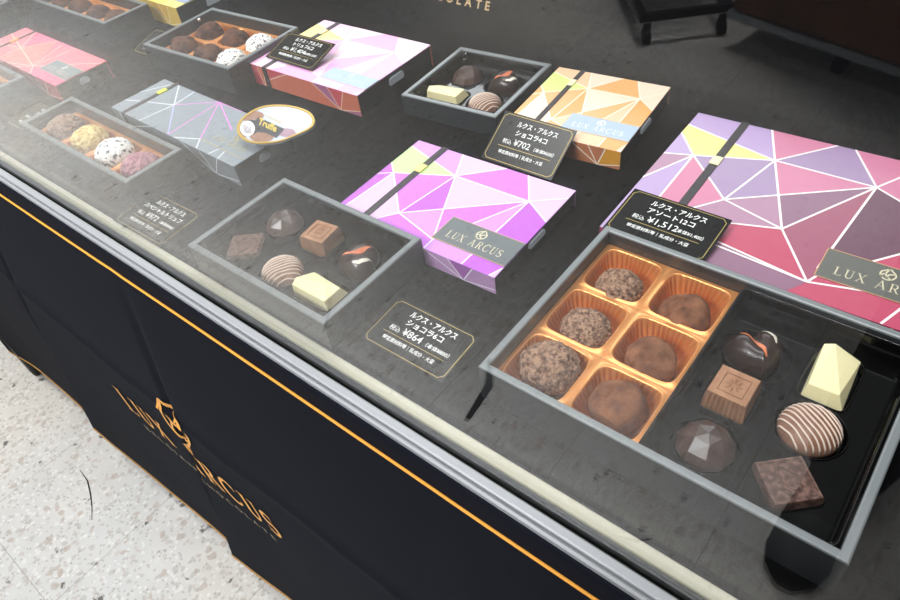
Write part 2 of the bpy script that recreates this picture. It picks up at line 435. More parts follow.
# ------------------------------------------------------------------ gift boxes
m_card = mat('box_card', '#2e3134', .42, .0, .6)
m_rim = mat('box_edge', '#858a8b', .36, .3, .6)  # paler than the card walls: light reflected off the rim put into its colour
def open_box(label, x, y, yaw, w, d, h, group=None):
    b = thing('chocolate_box', label, 'box', (x, y, DECK), R(yaw), group)
    t = .0042
    mb = MB(); mb.box(0, 0, 0.0004, w, d, .0016)
    mb.box(0, 0, .0016, w, t, h-.0012); mb.box(0, d-t, .0016, w, d, h-.0012); mb.box(0, t, .0016, t, d-t, h-.0012); mb.box(w-t, t, .0016, w, d-t, h-.0012)
    mb.build('box_wall', m_card, b)
    mb = MB(); o = [(0,0),(w,0),(w,d),(0,d)]; i_ = [(t,t),(w-t,t),(w-t,d-t),(t,d-t)]; e = .0009
    g = lambda q, k, z: [(a+(k if a < w/2 else -k), c+(k if c < d/2 else -k), z) for a, c in q]
    mb.rings([g(o,0,h-.0012), g(o,0,h-e), g(o,e*.3,h-e*.3), g(o,e,h), g(i_,-e,h), g(i_,-e*.3,h-e*.3), g(i_,0,h-e), g(i_,0,h-.0012)], 0, False)
    mb.build('rim', m_rim, b)
    return b
# (x, y, yaw, w, d, h)
BX = {
 'big': (-.1450, .1557, .19, .1696, .1249, .026), 'six': (-.3623, .1350, .03, .1266, .0833, .022), 'four': (-.3695, .3496, 4.85, .0889, .0883, .018),
 'tr6': (-.6575, .2954, 2.91, .1269, .0886, .026), 'tr4': (-.6251, .1519, -.39, .1670, .0494, .026),
 'back': (-.9130, .3045, 0.3, .1670, .0545, .026), 'edge': (-.8790, .1530, -1.2, .1670, .0494, .026), 'far': (-1.0990, .2440, -1.5, .1670, .0494, .026)}
BL_ = {'big': 'large open grey box in front, half truffles and half shaped chocolates', 'six': 'open grey box of six shaped chocolates behind the front glass',
 'four': 'small open box of four chocolates left of the orange box', 'tr6': 'open box of six truffles left of the pink box',
 'tr4': 'long open box with four coloured truffles in a row, left front', 'back': 'open truffle box cut by the top edge of the photo',
 'edge': 'open truffle box cut by the left edge, before the red box', 'far': 'open box whose rim shows in the top left corner'}
BOX = {k: open_box(BL_[k], *v) for k, v in BX.items()}
def W(key, lx, ly, lz=0):
    x, y, yaw, w, d, h = BX[key]; c, s = math.cos(R(yaw)), math.sin(R(yaw))
    return (x+c*lx-s*ly, y+s*lx+c*ly, DECK+lz)

# ---- copper truffle tray with pleated cups
m_copper = mat('copper_foil', '#eda05c', .30, .55, .6)
def rsq(a, hw, hh, r):
    """radius of a rounded rectangle outline in direction a"""
    c, s = math.cos(a), math.sin(a); best = None
    # superellipse approximation, sharper for small r
    p = 2+6*(1-r)
    return 1/((abs(c)/hw)**p+(abs(s)/hh)**p)**(1/p)
def truffle_tray(key, label, x0, y0, x1, y1, nx, ny, ztop, zbot=.0022):
    t = thing('truffle_tray', label, 'tray', W(key, 0, 0), R(BX[key][2]))
    mb = MB(); cw, ch = (x1-x0)/nx, (y1-y0)/ny; N = 240
    for i in range(nx):
        for j in range(ny):
            cx, cy = x0+cw*(i+.5), y0+ch*(j+.5); rings = []
            A = [2*math.pi*k/N for k in range(N)]
            def sq(a):
                c, s = math.cos(a), math.sin(a); return min(cw/2/abs(c) if abs(c) > 1e-9 else 9, ch/2/abs(s) if abs(s) > 1e-9 else 9)
            rings.append([(cx+math.cos(a)*sq(a), cy+math.sin(a)*sq(a), ztop) for a in A])
            hw, hh = cw/2-.0014, ch/2-.0014
            for ins, dz in ((0,0),(.0004,.0004),(.0009,.0004),(.0013,-.0004)):
                rings.append([(cx+math.cos(a)*rsq(a,hw-ins,hh-ins,.35), cy+math.sin(a)*rsq(a,hw-ins,hh-ins,.35), ztop+dz) for a in A])
            rb = min(hw, hh)*.55
            D = ztop-zbot
            for q in range(1, 11):
                u = q/10; ring = []
                for k, a in enumerate(A):
                    r0 = rsq(a, hw-.0014, hh-.0014, .35)
                    prof = u**1.25
                    r = r0+(rb-r0)*prof
                    pl = math.cos(a*40)*.0014*math.sin(math.pi*min(1, u*1.15))**.7
                    r += pl; z = ztop-.0005-D*(1-(1-u)**1.6)*.98
                    ring.append((cx+math.cos(a)*r, cy+math.sin(a)*r, z))
                rings.append(ring)
            rings.append([(cx+math.cos(a)*rb*.4, cy+math.sin(a)*rb*.4, zbot) for a in A])
            mb.rings(rings, 0, True, False, True)
    o = mb.build('cup_sheet', m_copper, t)
    return t
truffle_tray('big', 'copper foil tray of six pleated cups in the large open box', .0045, .0045, .0822, .1202, 2, 3, .0170)
truffle_tray('tr6', 'copper foil tray holding six truffles left of the pink box', .0045, .0045, .1222, .0840, 3, 2, .0145)
truffle_tray('tr4', 'copper foil tray under the four coloured truffles', .0045, .0045, .1624, .0449, 4, 1, .0145)
truffle_tray('back', 'copper foil tray in the box cut by the top edge', .0045, .0045, .1624, .0499, 4, 1, .0145)
truffle_tray('edge', 'copper foil tray in the box cut by the left edge', .0045, .0045, .1624, .0449, 4, 1, .0145)
truffle_tray('far', 'copper foil tray in the box of the top left corner', .0045, .0045, .1624, .0449, 4, 1, .0145)

# ---- truffles
def truffle_mesh(kind, seed, r=.0141):
    bm = bmesh.new(); bmesh.ops.create_icosphere(bm, subdivisions=6 if kind in ('flake','crumb','fleck') else 5, radius=1)
    off = Vector((seed*7.3, seed*3.1, seed*1.7))
    for v in bm.verts:
        p = v.co.normalized(); q = p+off
        if kind == 'flake':
            d = .95+.08*noise.noise(q*1.6)+.07*abs(noise.noise(q*4))+.11*abs(noise.noise(Vector((q.x*9,q.y*9,q.z*14))))+.07*abs(noise.noise(q*19))
        elif kind == 'cocoa':
            d = 1+.085*noise.noise(q*1.3)+.035*noise.noise(q*3)+.006*noise.noise(q*14)
            d += .10*max(0, p.dot(Vector((.35,.3,.88)).normalized())-.82)/.18
        else:
            d = 1+.06*noise.noise(q*1.6)+.09*abs(noise.noise(q*7))+.07*abs(noise.noise(q*15))
        v.co = p*d*r; v.co.z *= .76
    me = bpy.data.meshes.new('truffle'); bm.to_mesh(me); bm.free()
    for p in me.polygons: p.use_smooth = True
    zmin = min(v.co.z for v in me.vertices)
    for v in me.vertices: v.co.z -= zmin
    return me
def truf_mat(name, c1, c2, scale, lo, hi, rough=.85, fine=1400):
    m = mat(name, c1, rough, spec=.25, bump=(fine, .5, .0006)); noise_color(m, c1, c2, scale, lo, hi); return m
TM = {'flake': truf_mat('flaked_milk', '#55372a', '#a8866e', 420, .36, .6), 'cocoa': truf_mat('cocoa_powder', '#583220', '#966447', 120, .35, .68),
 'dark': truf_mat('dark_cocoa', '#38211a', '#6a4636', 160, .4, .65), 'yellow': truf_mat('pale_crumb', '#b58f4a', '#ead48c', 300, .4, .6),
 'white': truf_mat('flecked_white', '#f2efe9', '#4a4550', 330, .56, .60), 'pink': truf_mat('berry_crumb', '#7c4858', '#bc8892', 300, .4, .6)}
KIND = {'flake': 'flake', 'cocoa': 'cocoa', 'dark': 'cocoa', 'yellow': 'crumb', 'white': 'fleck', 'pink': 'crumb'}
TME = {}
def truffle(key, kind, lx, ly, lz, rot, label, seed=1, r=1.0, group=None):
    k = (KIND[kind], seed)
    if k not in TME: TME[k] = truffle_mesh(KIND[kind], seed)
    me = TME[k].copy(); me.materials.clear(); me.materials.append(TM[kind])
    o = link('chocolate_truffle', me); o.location = W(key, lx, ly, lz); o.rotation_euler = (0, 0, rot); o.scale = (r, r, r)
    return tag(o, label, 'truffle', group)
tl = .0026
truffle('big','flake',.0258,.0940,tl,0,'rough flaked milk truffle in the back left cup of the large box',1,.90)
truffle('big','cocoa',.0635,.0945,tl,.3,'smooth cocoa-dusted truffle in the back right cup beside the heart chocolate',2,.93)
truffle('big','flake',.0258,.0580,tl,2.1,'rough flaked truffle in the middle left cup of the large box',3,.92)
truffle('big','cocoa',.0635,.0570,tl,1.6,'smooth cocoa-dusted truffle in the middle right cup of the large box',4,.93)
truffle('big','flake',.0248,.0255,tl,4.0,'largest rough flaked truffle in the front left cup of the large box',5,1.06)
truffle('big','cocoa',.0635,.0245,tl,.2,'cocoa-dusted truffle with a pointed top in the front right cup of the large box',6,.98)
T6 = [(.0223,.0610,'dark','dark truffle with a silver bead, back left of six',7),(.0630,.0600,'dark','plain dark truffle, back middle cup of the six-truffle tray',2),(.0985,.0615,'white','white truffle with dark flecks, back right of the six',8),
 (.0235,.0275,'dark','brown truffle at the front left of the six-truffle tray',3),(.0620,.0262,'dark','dark truffle with blackish top, front middle of the six',4),(.0970,.0262,'white','white flecked truffle at the front right of the six',9)]
for lx, ly, k, lb, sd in T6:
    o = truffle('tr6', k, lx, ly, tl, sd, lb, sd, .98)
    if 'bead' in lb:
        mb = MB(); mb.tube([(0,0,0),(0,0,.0006),(0,0,.002),(0,0,.003),(0,0,.0034)], [.0009,.0016,.0019,.0012,.0002], 12)
        be = mb.build('silver_bead', mat('bead', '#e6e6e6', .15, .9), o); be.location = (-.004, -.004, .0262)
for lx, k, lb, sd in ((.0243,'flake','grey-brown truffle at the far left of the row of four',1),(.0640,'yellow','pale yellow crumbed truffle, second of the row of four',3),(.1035,'white','white truffle with dark flecks in the row of four',5),(.1420,'pink','pink crumbed truffle at the right end of the row of four',4)):
    truffle('tr4', k, lx, .0245, tl, sd*1.3, lb, sd, 1.03)
for lx, lb, sd in ((.0245,'brown truffle farthest left in the box at the top edge',2),(.0640,'second brown truffle from the left in the box at the top edge',4),(.1030,'third brown truffle from the left in the box at the top edge',6),(.1415,'brown truffle at the right end of the box at the top edge',3)):
    truffle('back', 'dark', lx, .0265, tl, sd, lb, sd, .98)
for lx, k, lb, sd in ((.1415,'flake','grey-brown truffle in the box cut by the left edge',5),(.1025,'yellow','pale truffle beside the frame in the left edge box',3)):
    truffle('edge', k, lx, .0245, tl, sd, lb, sd)

# ---- black plastic trays with shaped recesses
m_plastic = mat('black_plastic', '#070707', .08, .0, .45)
def outline(kind, N=72, s=1.0):
    o = []
    for k in range(N):
        a = 2*math.pi*k/N
        if kind == 'square': r = rsq(a, .0122, .0122, .1)
        elif kind == 'oct':
            b = (a+math.pi/8) % (math.pi/4)-math.pi/8; r = .0152*math.cos(math.pi/8)/math.cos(b)
        elif kind == 'heart': r = rsq(a, .0165, .0150, .9)
        elif kind == 'round': r = .0150
        elif kind == 'slab_y': r = rsq(a, .0108, .0160, .1)
        elif kind == 'slab_x': r = rsq(a, .0160, .0108, .1)
        elif kind == 'carre': r = rsq(a-R(44), .0112, .0112, .05)
        elif kind == 'carre2': r = rsq(a-R(38), .0112, .0112, .05)
        o.append((a, r*s))
    return o
def chocolate_tray(key, label, x0, y0, x1, y1, ztop, zf, cells):
    """cells: (kind, cx, cy, depth); the floor is split into rectangles round each recess"""
    t = thing('chocolate_tray', label, 'tray', W(key, 0, 0), R(BX[key][2]))
    mb = MB(); sl = .004
    fx0, fy0, fx1, fy1 = x0+sl, y0+sl, x1-sl, y1-sl
    cols = sorted(set(round(c[1], 3) for c in cells))
    def rr(a0, b0, a1, b1, r, z, n=6):
        o = []
        for cx, cy, st in ((a1-r,b0+r,-90),(a1-r,b1-r,0),(a0+r,b1-r,90),(a0+r,b0+r,180)):
            for k in range(n+1):
                a = R(st+90*k/n); o.append((cx+r*math.cos(a), cy+r*math.sin(a), z))
        return o
    mb.rings([rr(x0,y0,x1,y1,.003,ztop-.004), rr(x0,y0,x1,y1,.003,ztop-.0004), rr(x0+.0004,y0+.0004,x1-.0004,y1-.0004,.003,ztop), rr(x0+.0016,y0+.0016,x1-.0016,y1-.0016,.0035,ztop),
              rr(x0+.002,y0+.002,x1-.002,y1-.002,.0035,ztop-.0006), rr(x0+.0028,y0+.0028,x1-.0028,y1-.0028,.0035,ztop-.0045), rr(x0+.0036,y0+.0036,x1-.0036,y1-.0036,.003,ztop-.0052), rr(fx0,fy0,fx1,fy1,.0004,zf)], 0, False)
    lip = rr(x0+.001,y0+.001,x1-.001,y1-.001,.0032,ztop+.0001)
    mb.tube(lip+lip[:1], .0005, 8, 0, False)
    # columns and rows of cells
    cs = sorted(cells, key=lambda c: c[1]); ncol = cells_cols[key]; per = len(cells)//ncol
    xb = [fx0]; colsl = [cs[i*per:(i+1)*per] for i in range(ncol)]
    for i in range(ncol-1): xb.append((sum(c[1] for c in colsl[i])/per+sum(c[1] for c in colsl[i+1])/per)/2)
    xb.append(fx1); N = 72
    for i, cl in enumerate(colsl):
        cl = sorted(cl, key=lambda c: c[2]); yb = [fy0]+[(cl[j][2]+cl[j+1][2])/2 for j in range(per-1)]+[fy1]
        for j, (kind, cx, cy, dep) in enumerate(cl):
            a0, a1, b0, b1 = xb[i]-cx, xb[i+1]-cx, yb[j]-cy, yb[j+1]-cy
            def sq(a):
                c, s = math.cos(a), math.sin(a); r = 9
                if c > 1e-9: r = min(r, a1/c)
                if c < -1e-9: r = min(r, a0/c)
                if s > 1e-9: r = min(r, b1/s)
                if s < -1e-9: r = min(r, b0/s)
                return r
            base = outline(kind)
            ang = [a for a, _ in base]
            # snap nearest rays onto the rectangle's corners
            rect = [(cx+sq(a)*math.cos(a), cy+sq(a)*math.sin(a), zf) for a in ang]
            for ax, by in ((a0,b0),(a1,b0),(a1,b1),(a0,b1)):
                th = math.atan2(by, ax) % (2*math.pi); k = min(range(N), key=lambda q: abs(((ang[q]-th+math.pi) % (2*math.pi))-math.pi))
                rect[k] = (cx+ax, cy+by, zf)
            rg = lambda s, z: [(cx+r*s*math.cos(a), cy+r*s*math.sin(a), z) for a, r in base]
            ed = rg(1.035, zf+.0006)
            mb.tube(ed+ed[:1], .00032, 6, 0, False)
            mb.rings([rect, rg(1.07, zf), rg(1.04, zf+.0009), rg(1.0, zf+.0001), rg(.93, zf-dep), rg(.5, zf-dep)], 0, False, False, True)
    mb.build('tray_sheet', m_plastic, t)
    return t
cells_cols = {'big': 2, 'six': 3, 'four': 2}
BIG = [('heart',.1030,.0885,.003),('slab_y',.1370,.0930,.003),('square',.1035,.0585,.003),('round',.1385,.0605,.003),('oct',.1050,.0275,.003),('carre',.1400,.0285,.002)]
SIX = [('oct',.0265,.0560,.004),('square',.0625,.0570,.004),('heart',.0985,.0545,.004),('carre2',.0225,.0255,.003),('round',.0615,.0230,.004),('slab_x',.0960,.0235,.004)]
FOUR = [('oct',.0250,.0590,.004),('heart',.0620,.0590,.004),('slab_x',.0265,.0270,.004),('round',.0620,.0270,.004)]
chocolate_tray('big', 'glossy black plastic tray under the shaped chocolates of the large box', .0826, .0044, .1652, .1205, .0225, .0115, BIG)
chocolate_tray('six', 'glossy black plastic tray lining the box of six', .0044, .0044, .1222, .0789, .0205, .0100, SIX)
chocolate_tray('four', 'glossy black plastic tray lining the small box of four', .0044, .0044, .0845, .0839, .0165, .0080, FOUR)

# ---- shaped chocolates
m_dark = noise_color(mat('dark_chocolate', '#2a1a16', .28, spec=.5), '#241512', '#3b2822', 90, .35, .7)
m_geo = noise_color(mat('geode_chocolate_m', '#2a1a16', .30, spec=.6), '#3a2822', '#5a443c', 120, .35, .7)
m_milk = noise_color(mat('milk_chocolate', '#a47656', .5, spec=.3), '#96694b', '#b08465', 150, .35, .7)
m_carre = noise_color(mat('matte_dark_chocolate', '#5a4038', .6, spec=.3, bump=(500,.4,.0006)), '#4d352e', '#7c5f54', 330, .42, .62)
m_white = mat('white_chocolate', '#f1e6b4', .45, spec=.35, sub=.15)
m_disc = noise_color(mat('striped_milk', '#86604c', .45, spec=.35), '#7a5340', '#96705b', 120, .35, .7)
m_drz = mat('pale_drizzle', '#e2cdbd', .5)
def geode():
    t = thing('geode_chocolate', '', 'chocolate', (0,0,0)); bm = bmesh.new()
    pts = [(0,0,.0132)]
    for k in range(5): a = R(72*k+10); pts.append((.0058*math.cos(a), .0058*math.sin(a), .0122))
    for k in range(8): a = R(45*k+22); pts.append((.0108*math.cos(a), .0108*math.sin(a), .0080))
    for k in range(10): a = R(36*k); pts.append((.0132*math.cos(a), .0132*math.sin(a), .0036))
    for k in range(10): a = R(36*k); pts.append((.0122*math.cos(a), .0122*math.sin(a), 0))
    for p in pts: bm.verts.new(p)
    bmesh.ops.convex_hull(bm, input=bm.verts)
    bmesh.ops.dissolve_limit(bm, angle_limit=R(3), verts=bm.verts, edges=bm.edges)
    me = bpy.data.meshes.new('geode'); bm.to_mesh(me); bm.free(); me.materials.append(m_geo)
    bevel(link('faceted_body', me, t), .0004, 2); return t
def square():
    t = thing('square_chocolate', '', 'chocolate', (0,0,0)); mb = MB(); N = 160; s = .0092; H = .0125
    def ring(hs, z, amp):
        o = []
        for k in range(N):
            u = k/N*4; side = int(u); f = u-side; c = -1+2*f
            p = {0:(c,-1),1:(1,c),2:(-c,1),3:(-1,-c)}[side]
            w = amp*(math.cos(f*2*math.pi*9)-1)*.5
            n = {0:(0,-1),1:(1,0),2:(0,1),3:(-1,0)}[side]
            o.append((p[0]*hs+n[0]*w, p[1]*hs+n[1]*w, z))
        return o
    mb.rings([ring(s*1.10, 0, .0007), ring(s*1.03, H*.8, .0007), ring(s*1.01, H*.93, .0005), ring(s*.97, H, .0002), ring(s*.90, H, 0), ring(s*.66, H, 0), ring(s*.645, H+.0005, 0), ring(s*.60, H+.0005, 0), ring(s*.585, H-.0002, 0), ring(s*.3, H-.0002, 0)], 0, False, True, True)
    mb.build('body', m_milk, t)
    mb = MB()
    for k in range(8):
        a = R(45*k); L0, L1 = .0006, .0046; wd = .0007
        dx, dy = math.cos(a), math.sin(a); px, py = -dy, dx
        mid = (L0+L1)/2
        mb.add([(dx*L0,dy*L0,H-.0001),(dx*mid+px*wd,dy*mid+py*wd,H-.0001),(dx*L1,dy*L1,H-.0001),(dx*mid-px*wd,dy*mid-py*wd,H-.0001),(dx*mid,dy*mid,H+.0007)],
               [(0,3,4),(3,2,4),(2,1,4),(1,0,4)])
    mb.build('flower_relief', m_milk, t, fix=True); return t
def heart_h(x, y, sgn=1):
    """height of the heart dome at x, y (tip towards -y)"""
    X, Y = x/.0120, (y+.001)/.0112
    f = (X*X+Y*Y-1)**3-X*X*Y**3*1.2
    return f
def heart():
    t = thing('heart_chocolate', '', 'chocolate', (0,0,0)); mb = MB(); N = 96
    def rad(a):
        lo, hi = 0, .02
        for _ in range(30):
            m_ = (lo+hi)/2
            if heart_h(m_*math.cos(a), m_*math.sin(a)+.002) < 0: lo = m_
            else: hi = m_
        return lo
    rr_ = [rad(2*math.pi*k/N) for k in range(N)]
    def hgt(x, y):
        a = math.atan2(y, x) % (2*math.pi); k = a/(2*math.pi)*N; i = int(k) % N; r = rr_[i]+(rr_[(i+1) % N]-rr_[i])*(k-int(k))
        u = min(1, math.hypot(x, y)/max(r, 1e-5))
        z = .0125*math.sqrt(max(0, 1-u**2.6))
        return z-.0042*math.exp(-(x/.0026)**2)*max(0, min(1, (y+.007)/.011))*(1-u*.5)
    rings = [[(rr_[k]*.96*math.cos(2*math.pi*k/N), rr_[k]*.96*math.sin(2*math.pi*k/N), 0) for k in range(N)]]
    for u in (1,.985,.95,.9,.82,.72,.6,.48,.36,.24,.12,.03):
        rings.append([(rr_[k]*u*math.cos(2*math.pi*k/N), rr_[k]*u*math.sin(2*math.pi*k/N), .002+hgt(rr_[k]*u*math.cos(2*math.pi*k/N)*.999, rr_[k]*u*math.sin(2*math.pi*k/N)*.999)) for k in range(N)])
    mb.rings(rings, 0, True, True, True); mb.build('dome', m_dark, t)
    def streak(pts, w, m, nm):
        mb = MB(); fine = []
        for i in range(len(pts)-1):
            for k in range(8):
                q = k/8; fine.append((pts[i][0]*(1-q)+pts[i+1][0]*q, pts[i][1]*(1-q)+pts[i+1][1]*q))
        fine.append(pts[-1]); n_ = len(fine)
        L = stroke(fine, [w*(.25+.75*math.sin(math.pi*(i+.5)/n_)) for i in range(n_)])
        for q in L:
            a, b, c, d = q; mabd = [((a[0]+b[0])/2, (a[1]+b[1])/2), ((d[0]+c[0])/2, (d[1]+c[1])/2)]
            P = [a, mabd[0], b, c, mabd[1], d]
            mb.add([(x, y, .00235+hgt(x, y)) for x, y in P], [(0,1,4,5),(1,2,3,4)], 0, True)
        o = mb.build(nm, m, t); o['label'] = nm.replace('_', ' ')
    streak([(-.0062,.0078),(-.0030,.0045),(-.0010,.0005),(.0010,-.0040),(.0012,-.0085)], .0026, mat('orange_paint', '#d97a50', .4), 'orange_streak')
    streak([(.0030,.0095),(.0062,.0070),(.0086,.0030),(.0080,-.0010)], .0022, mat('white_paint', '#e8e0d0', .4), 'white_streak')
    return t
def slab():
    t = thing('white_chocolate_bar', '', 'chocolate', (0,0,0)); mb = MB(); a, b = .0088, .0155
    V = [(-a*1.04,-b*1.03,0),(a*1.04,-b*1.03,0),(a*1.04,b*1.0,0),(-a*1.04,b*1.0,0),(-a*.9,-b*.83,.0098),(a*.62,-b*.83,.0098),(a,-b*.97,.0030),(a,b*.95,.0062),(-a*.45,b*.97,.0120),(-a*.95,b*.93,.0100)]
    bm = bmesh.new()
    for v in V: bm.verts.new(v)
    bmesh.ops.convex_hull(bm, input=bm.verts); bmesh.ops.dissolve_limit(bm, angle_limit=R(2), verts=bm.verts, edges=bm.edges)
    me = bpy.data.meshes.new('slab'); bm.to_mesh(me); bm.free(); me.materials.append(m_white)
    bevel(link('faceted_block', me, t), .0006, 3); return t
def disc():
    t = thing('striped_chocolate', '', 'chocolate', (0,0,0)); mb = MB(); N = 64; Rr = .0133
    def hz(r): return .0025+.0080*max(0, 1-(r/Rr)**3.2)**.6
    rings = [[(Rr*.97*math.cos(2*math.pi*k/N), Rr*.97*math.sin(2*math.pi*k/N), 0) for k in range(N)]]
    for u in (1,.985,.96,.92,.86,.78,.68,.56,.4,.2): rings.append([(Rr*u*math.cos(2*math.pi*k/N), Rr*u*math.sin(2*math.pi*k/N), hz(Rr*u*.999)) for k in range(N)])
    mb.rings(rings, 0, True, True, True); mb.build('dome', m_disc, t)
    mb = MB()
    for i in range(-5, 6):
        y = i*.00232; L = math.sqrt(max(0, Rr**2-y*y))*.985
        if L < .003: continue
        pts = [(-L+2*L*k/24, y+.0001*math.sin(k*.5+i), 0) for k in range(25)]
        pts = [(x, yy, hz(min(Rr*.999, math.hypot(x, yy)))+.00003) for x, yy, _ in pts]
        pts = [(x, yy, z) for x, yy, z in pts]
        mb.tube(pts, .00048, 6)
    mb.build('drizzle', m_drz, t); return t
def carre():
    t = thing('flat_square_chocolate', '', 'chocolate', (0,0,0)); mb = MB(); a = .0102; H = .0062
    sqr = lambda s, z: [(-s,-s,z),(s,-s,z),(s,s,z),(-s,s,z)]
    mb.rings([sqr(a*1.06,0), sqr(a,H-.0006), sqr(a*.97,H), sqr(a*.88,H), sqr(a*.86,H-.0003)], 0, False, True, True)
    o = mb.build('body', m_carre, t)
    mb = MB()
    put_emblem(mb, -.001, .0, .010, .014, H-.0001, .0007)
    me = mb.mesh('emblem_relief', [m_carre]); e = link('emblem_relief', me, t)
    s = e.modifiers.new('s', 'SOLIDIFY'); s.thickness = .0003; s.offset = 1
    return t
PROTO = {'geode': geode(), 'square': square(), 'heart': heart(), 'slab': slab(), 'disc': disc(), 'carre': carre()}
used = set()
def choc(kind, key, lx, ly, lz, rz, label):
    loc = W(key, lx, ly, lz); rz = R(rz+BX[key][2]); p = PROTO[kind]
    if kind not in used:
        used.add(kind); p.location = loc; p.rotation_euler = (0,0,rz); p['label'] = label; return p
    return dup(p, loc, rz, label)
zb = .0115-.003+.0002
choc('heart','big',.1030,.0885,zb,38,'dark heart-shaped chocolate with orange and white streaks in the large box')
choc('slab','big',.1370,.0930,zb,3,'faceted white chocolate bar standing lengthwise in the large box')
choc('square','big',.1035,.0585,zb,0,'square milk chocolate with flower relief between heart and geode in the large box')
choc('disc','big',.1385,.0605,zb,-33,'round striped milk chocolate in the large box')
choc('geode','big',.1050,.0275,zb,0,'dark faceted gem-like chocolate at the front of the large box')
choc('carre','big',.1400,.0285,zb+.001,44,'flat brown square chocolate in the front right corner of the large box')
zb = .0100-.004+.0002
choc('geode','six',.0265,.0560,zb,20,'dark faceted gem-like chocolate in the back left of the box of six')
choc('square','six',.0625,.0570,zb,8,'square milk chocolate with flower relief in the box of six')
choc('heart','six',.0985,.0545,zb,-58,'dark heart chocolate with orange streak in the box of six')
choc('carre','six',.0225,.0255,zb+.001,38,'flat brown square chocolate at the left of the box of six')
choc('disc','six',.0615,.0230,zb,62,'round striped milk chocolate in the box of six')
choc('slab','six',.0960,.0235,zb,90,'white chocolate bar lying crosswise at the front of the box of six')
zb = .0080-.004+.0002
choc('geode','four',.0250,.0590,zb,0,'dark faceted gem-like chocolate in the small box of four')
choc('heart','four',.0620,.0590,zb,-50,'dark heart chocolate at the back right of the small box of four')
choc('slab','four',.0265,.0270,zb,90,'white chocolate bar in the front left of the small box of four')
choc('disc','four',.0620,.0270,zb,60,'pale striped round chocolate in the small box of four')

# ------------------------------------------------------------------ sleeved gift boxes
PAT1 = dict(F=[('b',[(0,1),(0,.91),(.391,.747),(.31,1)]),('g',[(0,.91),(0,.66),(.074,.564),(.391,.747)]),('l',[(.31,1),(.595,1),(.391,.747)]),
 ('p',[(.391,.747),(.595,1),(.725,1),(.844,.745)]),('l',[(.725,1),(1,1),(1,.61),(.844,.745)]),('l',[(.391,.747),(.844,.745),(.507,.4)]),
 ('p',[(.074,.564),(.391,.747),(.325,.208)]),('q',[(.391,.747),(.507,.4),(.325,.208)]),('b',[(.325,.208),(.507,.4),(.6,.1)]),
 ('p',[(.507,.4),(.844,.745),(.6,.1)]),('b',[(.844,.745),(.6,.1),(.6,0),(.82,0)]),('q',[(.844,.745),(1,.61),(1,.1),(.97,0),(.82,0)]),('l',[(1,.1),(.97,0),(1,0)]),
 ('l',[(.074,.564),(.325,.208),(.2,0),(.03,0)]),('q',[(0,.66),(.074,.564),(.03,0),(0,0)]),('p',[(.325,.208),(.6,.1),(.6,0),(.2,0)])],
 L=[((0,.91),(.391,.747)),((.074,.564),(.391,.747)),((0,.66),(.074,.564)),((0,.5),(.074,.564)),((.074,.564),(.325,.208)),((.391,.747),(.325,.208)),((.391,.747),(.6,.1)),((.391,.747),(.31,1)),
 ((.391,.747),(.595,1)),((.391,.747),(.844,.745)),((.325,.208),(.844,.745)),((.844,.745),(.725,1)),((.844,.745),(1,.61)),((.844,.745),(.6,.1)),((.844,.745),(.82,0)),((.325,.208),(.2,0)),
 ((.325,.208),(.6,.1)),((.074,.564),(.03,0)),((1,.1),(.97,0)),((.6,.1),(.6,0)),((.844,.745),(1,.9))])
PAT2 = dict(F=[('v',[(0,1),(0,.87),(.356,.75),(.282,1)]),('g',[(0,.87),(0,.784),(.099,.62),(.356,.75)]),('v',[(0,.784),(0,.575),(.099,.62)]),('m',[(0,.575),(0,.343),(.099,.62)]),
 ('v',[(0,.343),(.099,.62),(.1,0),(0,0)]),('k',[(.099,.62),(.29,.355),(.1,.08)]),('m',[(.29,.355),(.1,.08),(.1,0),(.4,0),(.499,.274)]),('w',[(.099,.62),(.356,.75),(.29,.355)]),
 ('w',[(.356,.75),(.29,.355),(.433,.494)]),('m',[(.29,.355),(.433,.494),(.499,.274)]),('r',[(.2,.14),(.499,.274),(.638,.0),(.3,.07)]),('k',[(.282,1),(.356,.75),(.511,1)]),
 ('w',[(.356,.75),(.511,1),(.57,1),(.684,.745)]),('k',[(.356,.75),(.684,.745),(.433,.494)]),('n',[(.433,.494),(.684,.745),(.499,.274)]),('s',[(.499,.274),(.684,.745),(.64,.005)]),
 ('k',[(.57,1),(.684,.745),(.79,1)]),('k',[(.684,.745),(.79,1),(1,1),(1,.52)]),('d',[(.684,.745),(1,.52),(.95,.55),(.762,.235),(.65,.1)]),('r',[(.762,.235),(.95,.55),(1,.52),(1,0),(.64,0),(.65,.1)]),('n',[(.3,.07),(.638,.005),(.6,0),(.1,0)])],
 L=[((0,.87),(.356,.75)),((.099,.62),(.356,.75)),((0,.784),(.099,.62)),((0,.575),(.099,.62)),((0,.343),(.099,.62)),((.099,.62),(.1,0)),((.099,.62),(.29,.355)),((.29,.355),(.04,0)),((.29,.355),(.356,.75)),
 ((.356,.75),(.282,1)),((.356,.75),(.511,1)),((.356,.75),(.684,.745)),((.356,.75),(.499,.274)),((.29,.355),(.684,.745)),((.29,.355),(.499,.274)),((.2,.14),(.499,.274)),((.499,.274),(.684,.745)),((.499,.274),(.638,.005)),
 ((.684,.745),(.57,1)),((.684,.745),(.79,1)),((.684,.745),(1,.52)),((.684,.745),(.645,.1)),((.353,.042),(.638,.005)),((.2,.1),(.638,.005)),((.638,.005),(.67,.12)),((.762,.235),(.95,.55)),((.638,.005),(.78,.06)),((.85,0),(.95,.3))])
_v = lambda v: 0 if v <= 0 else (v*.131+.011)/.142
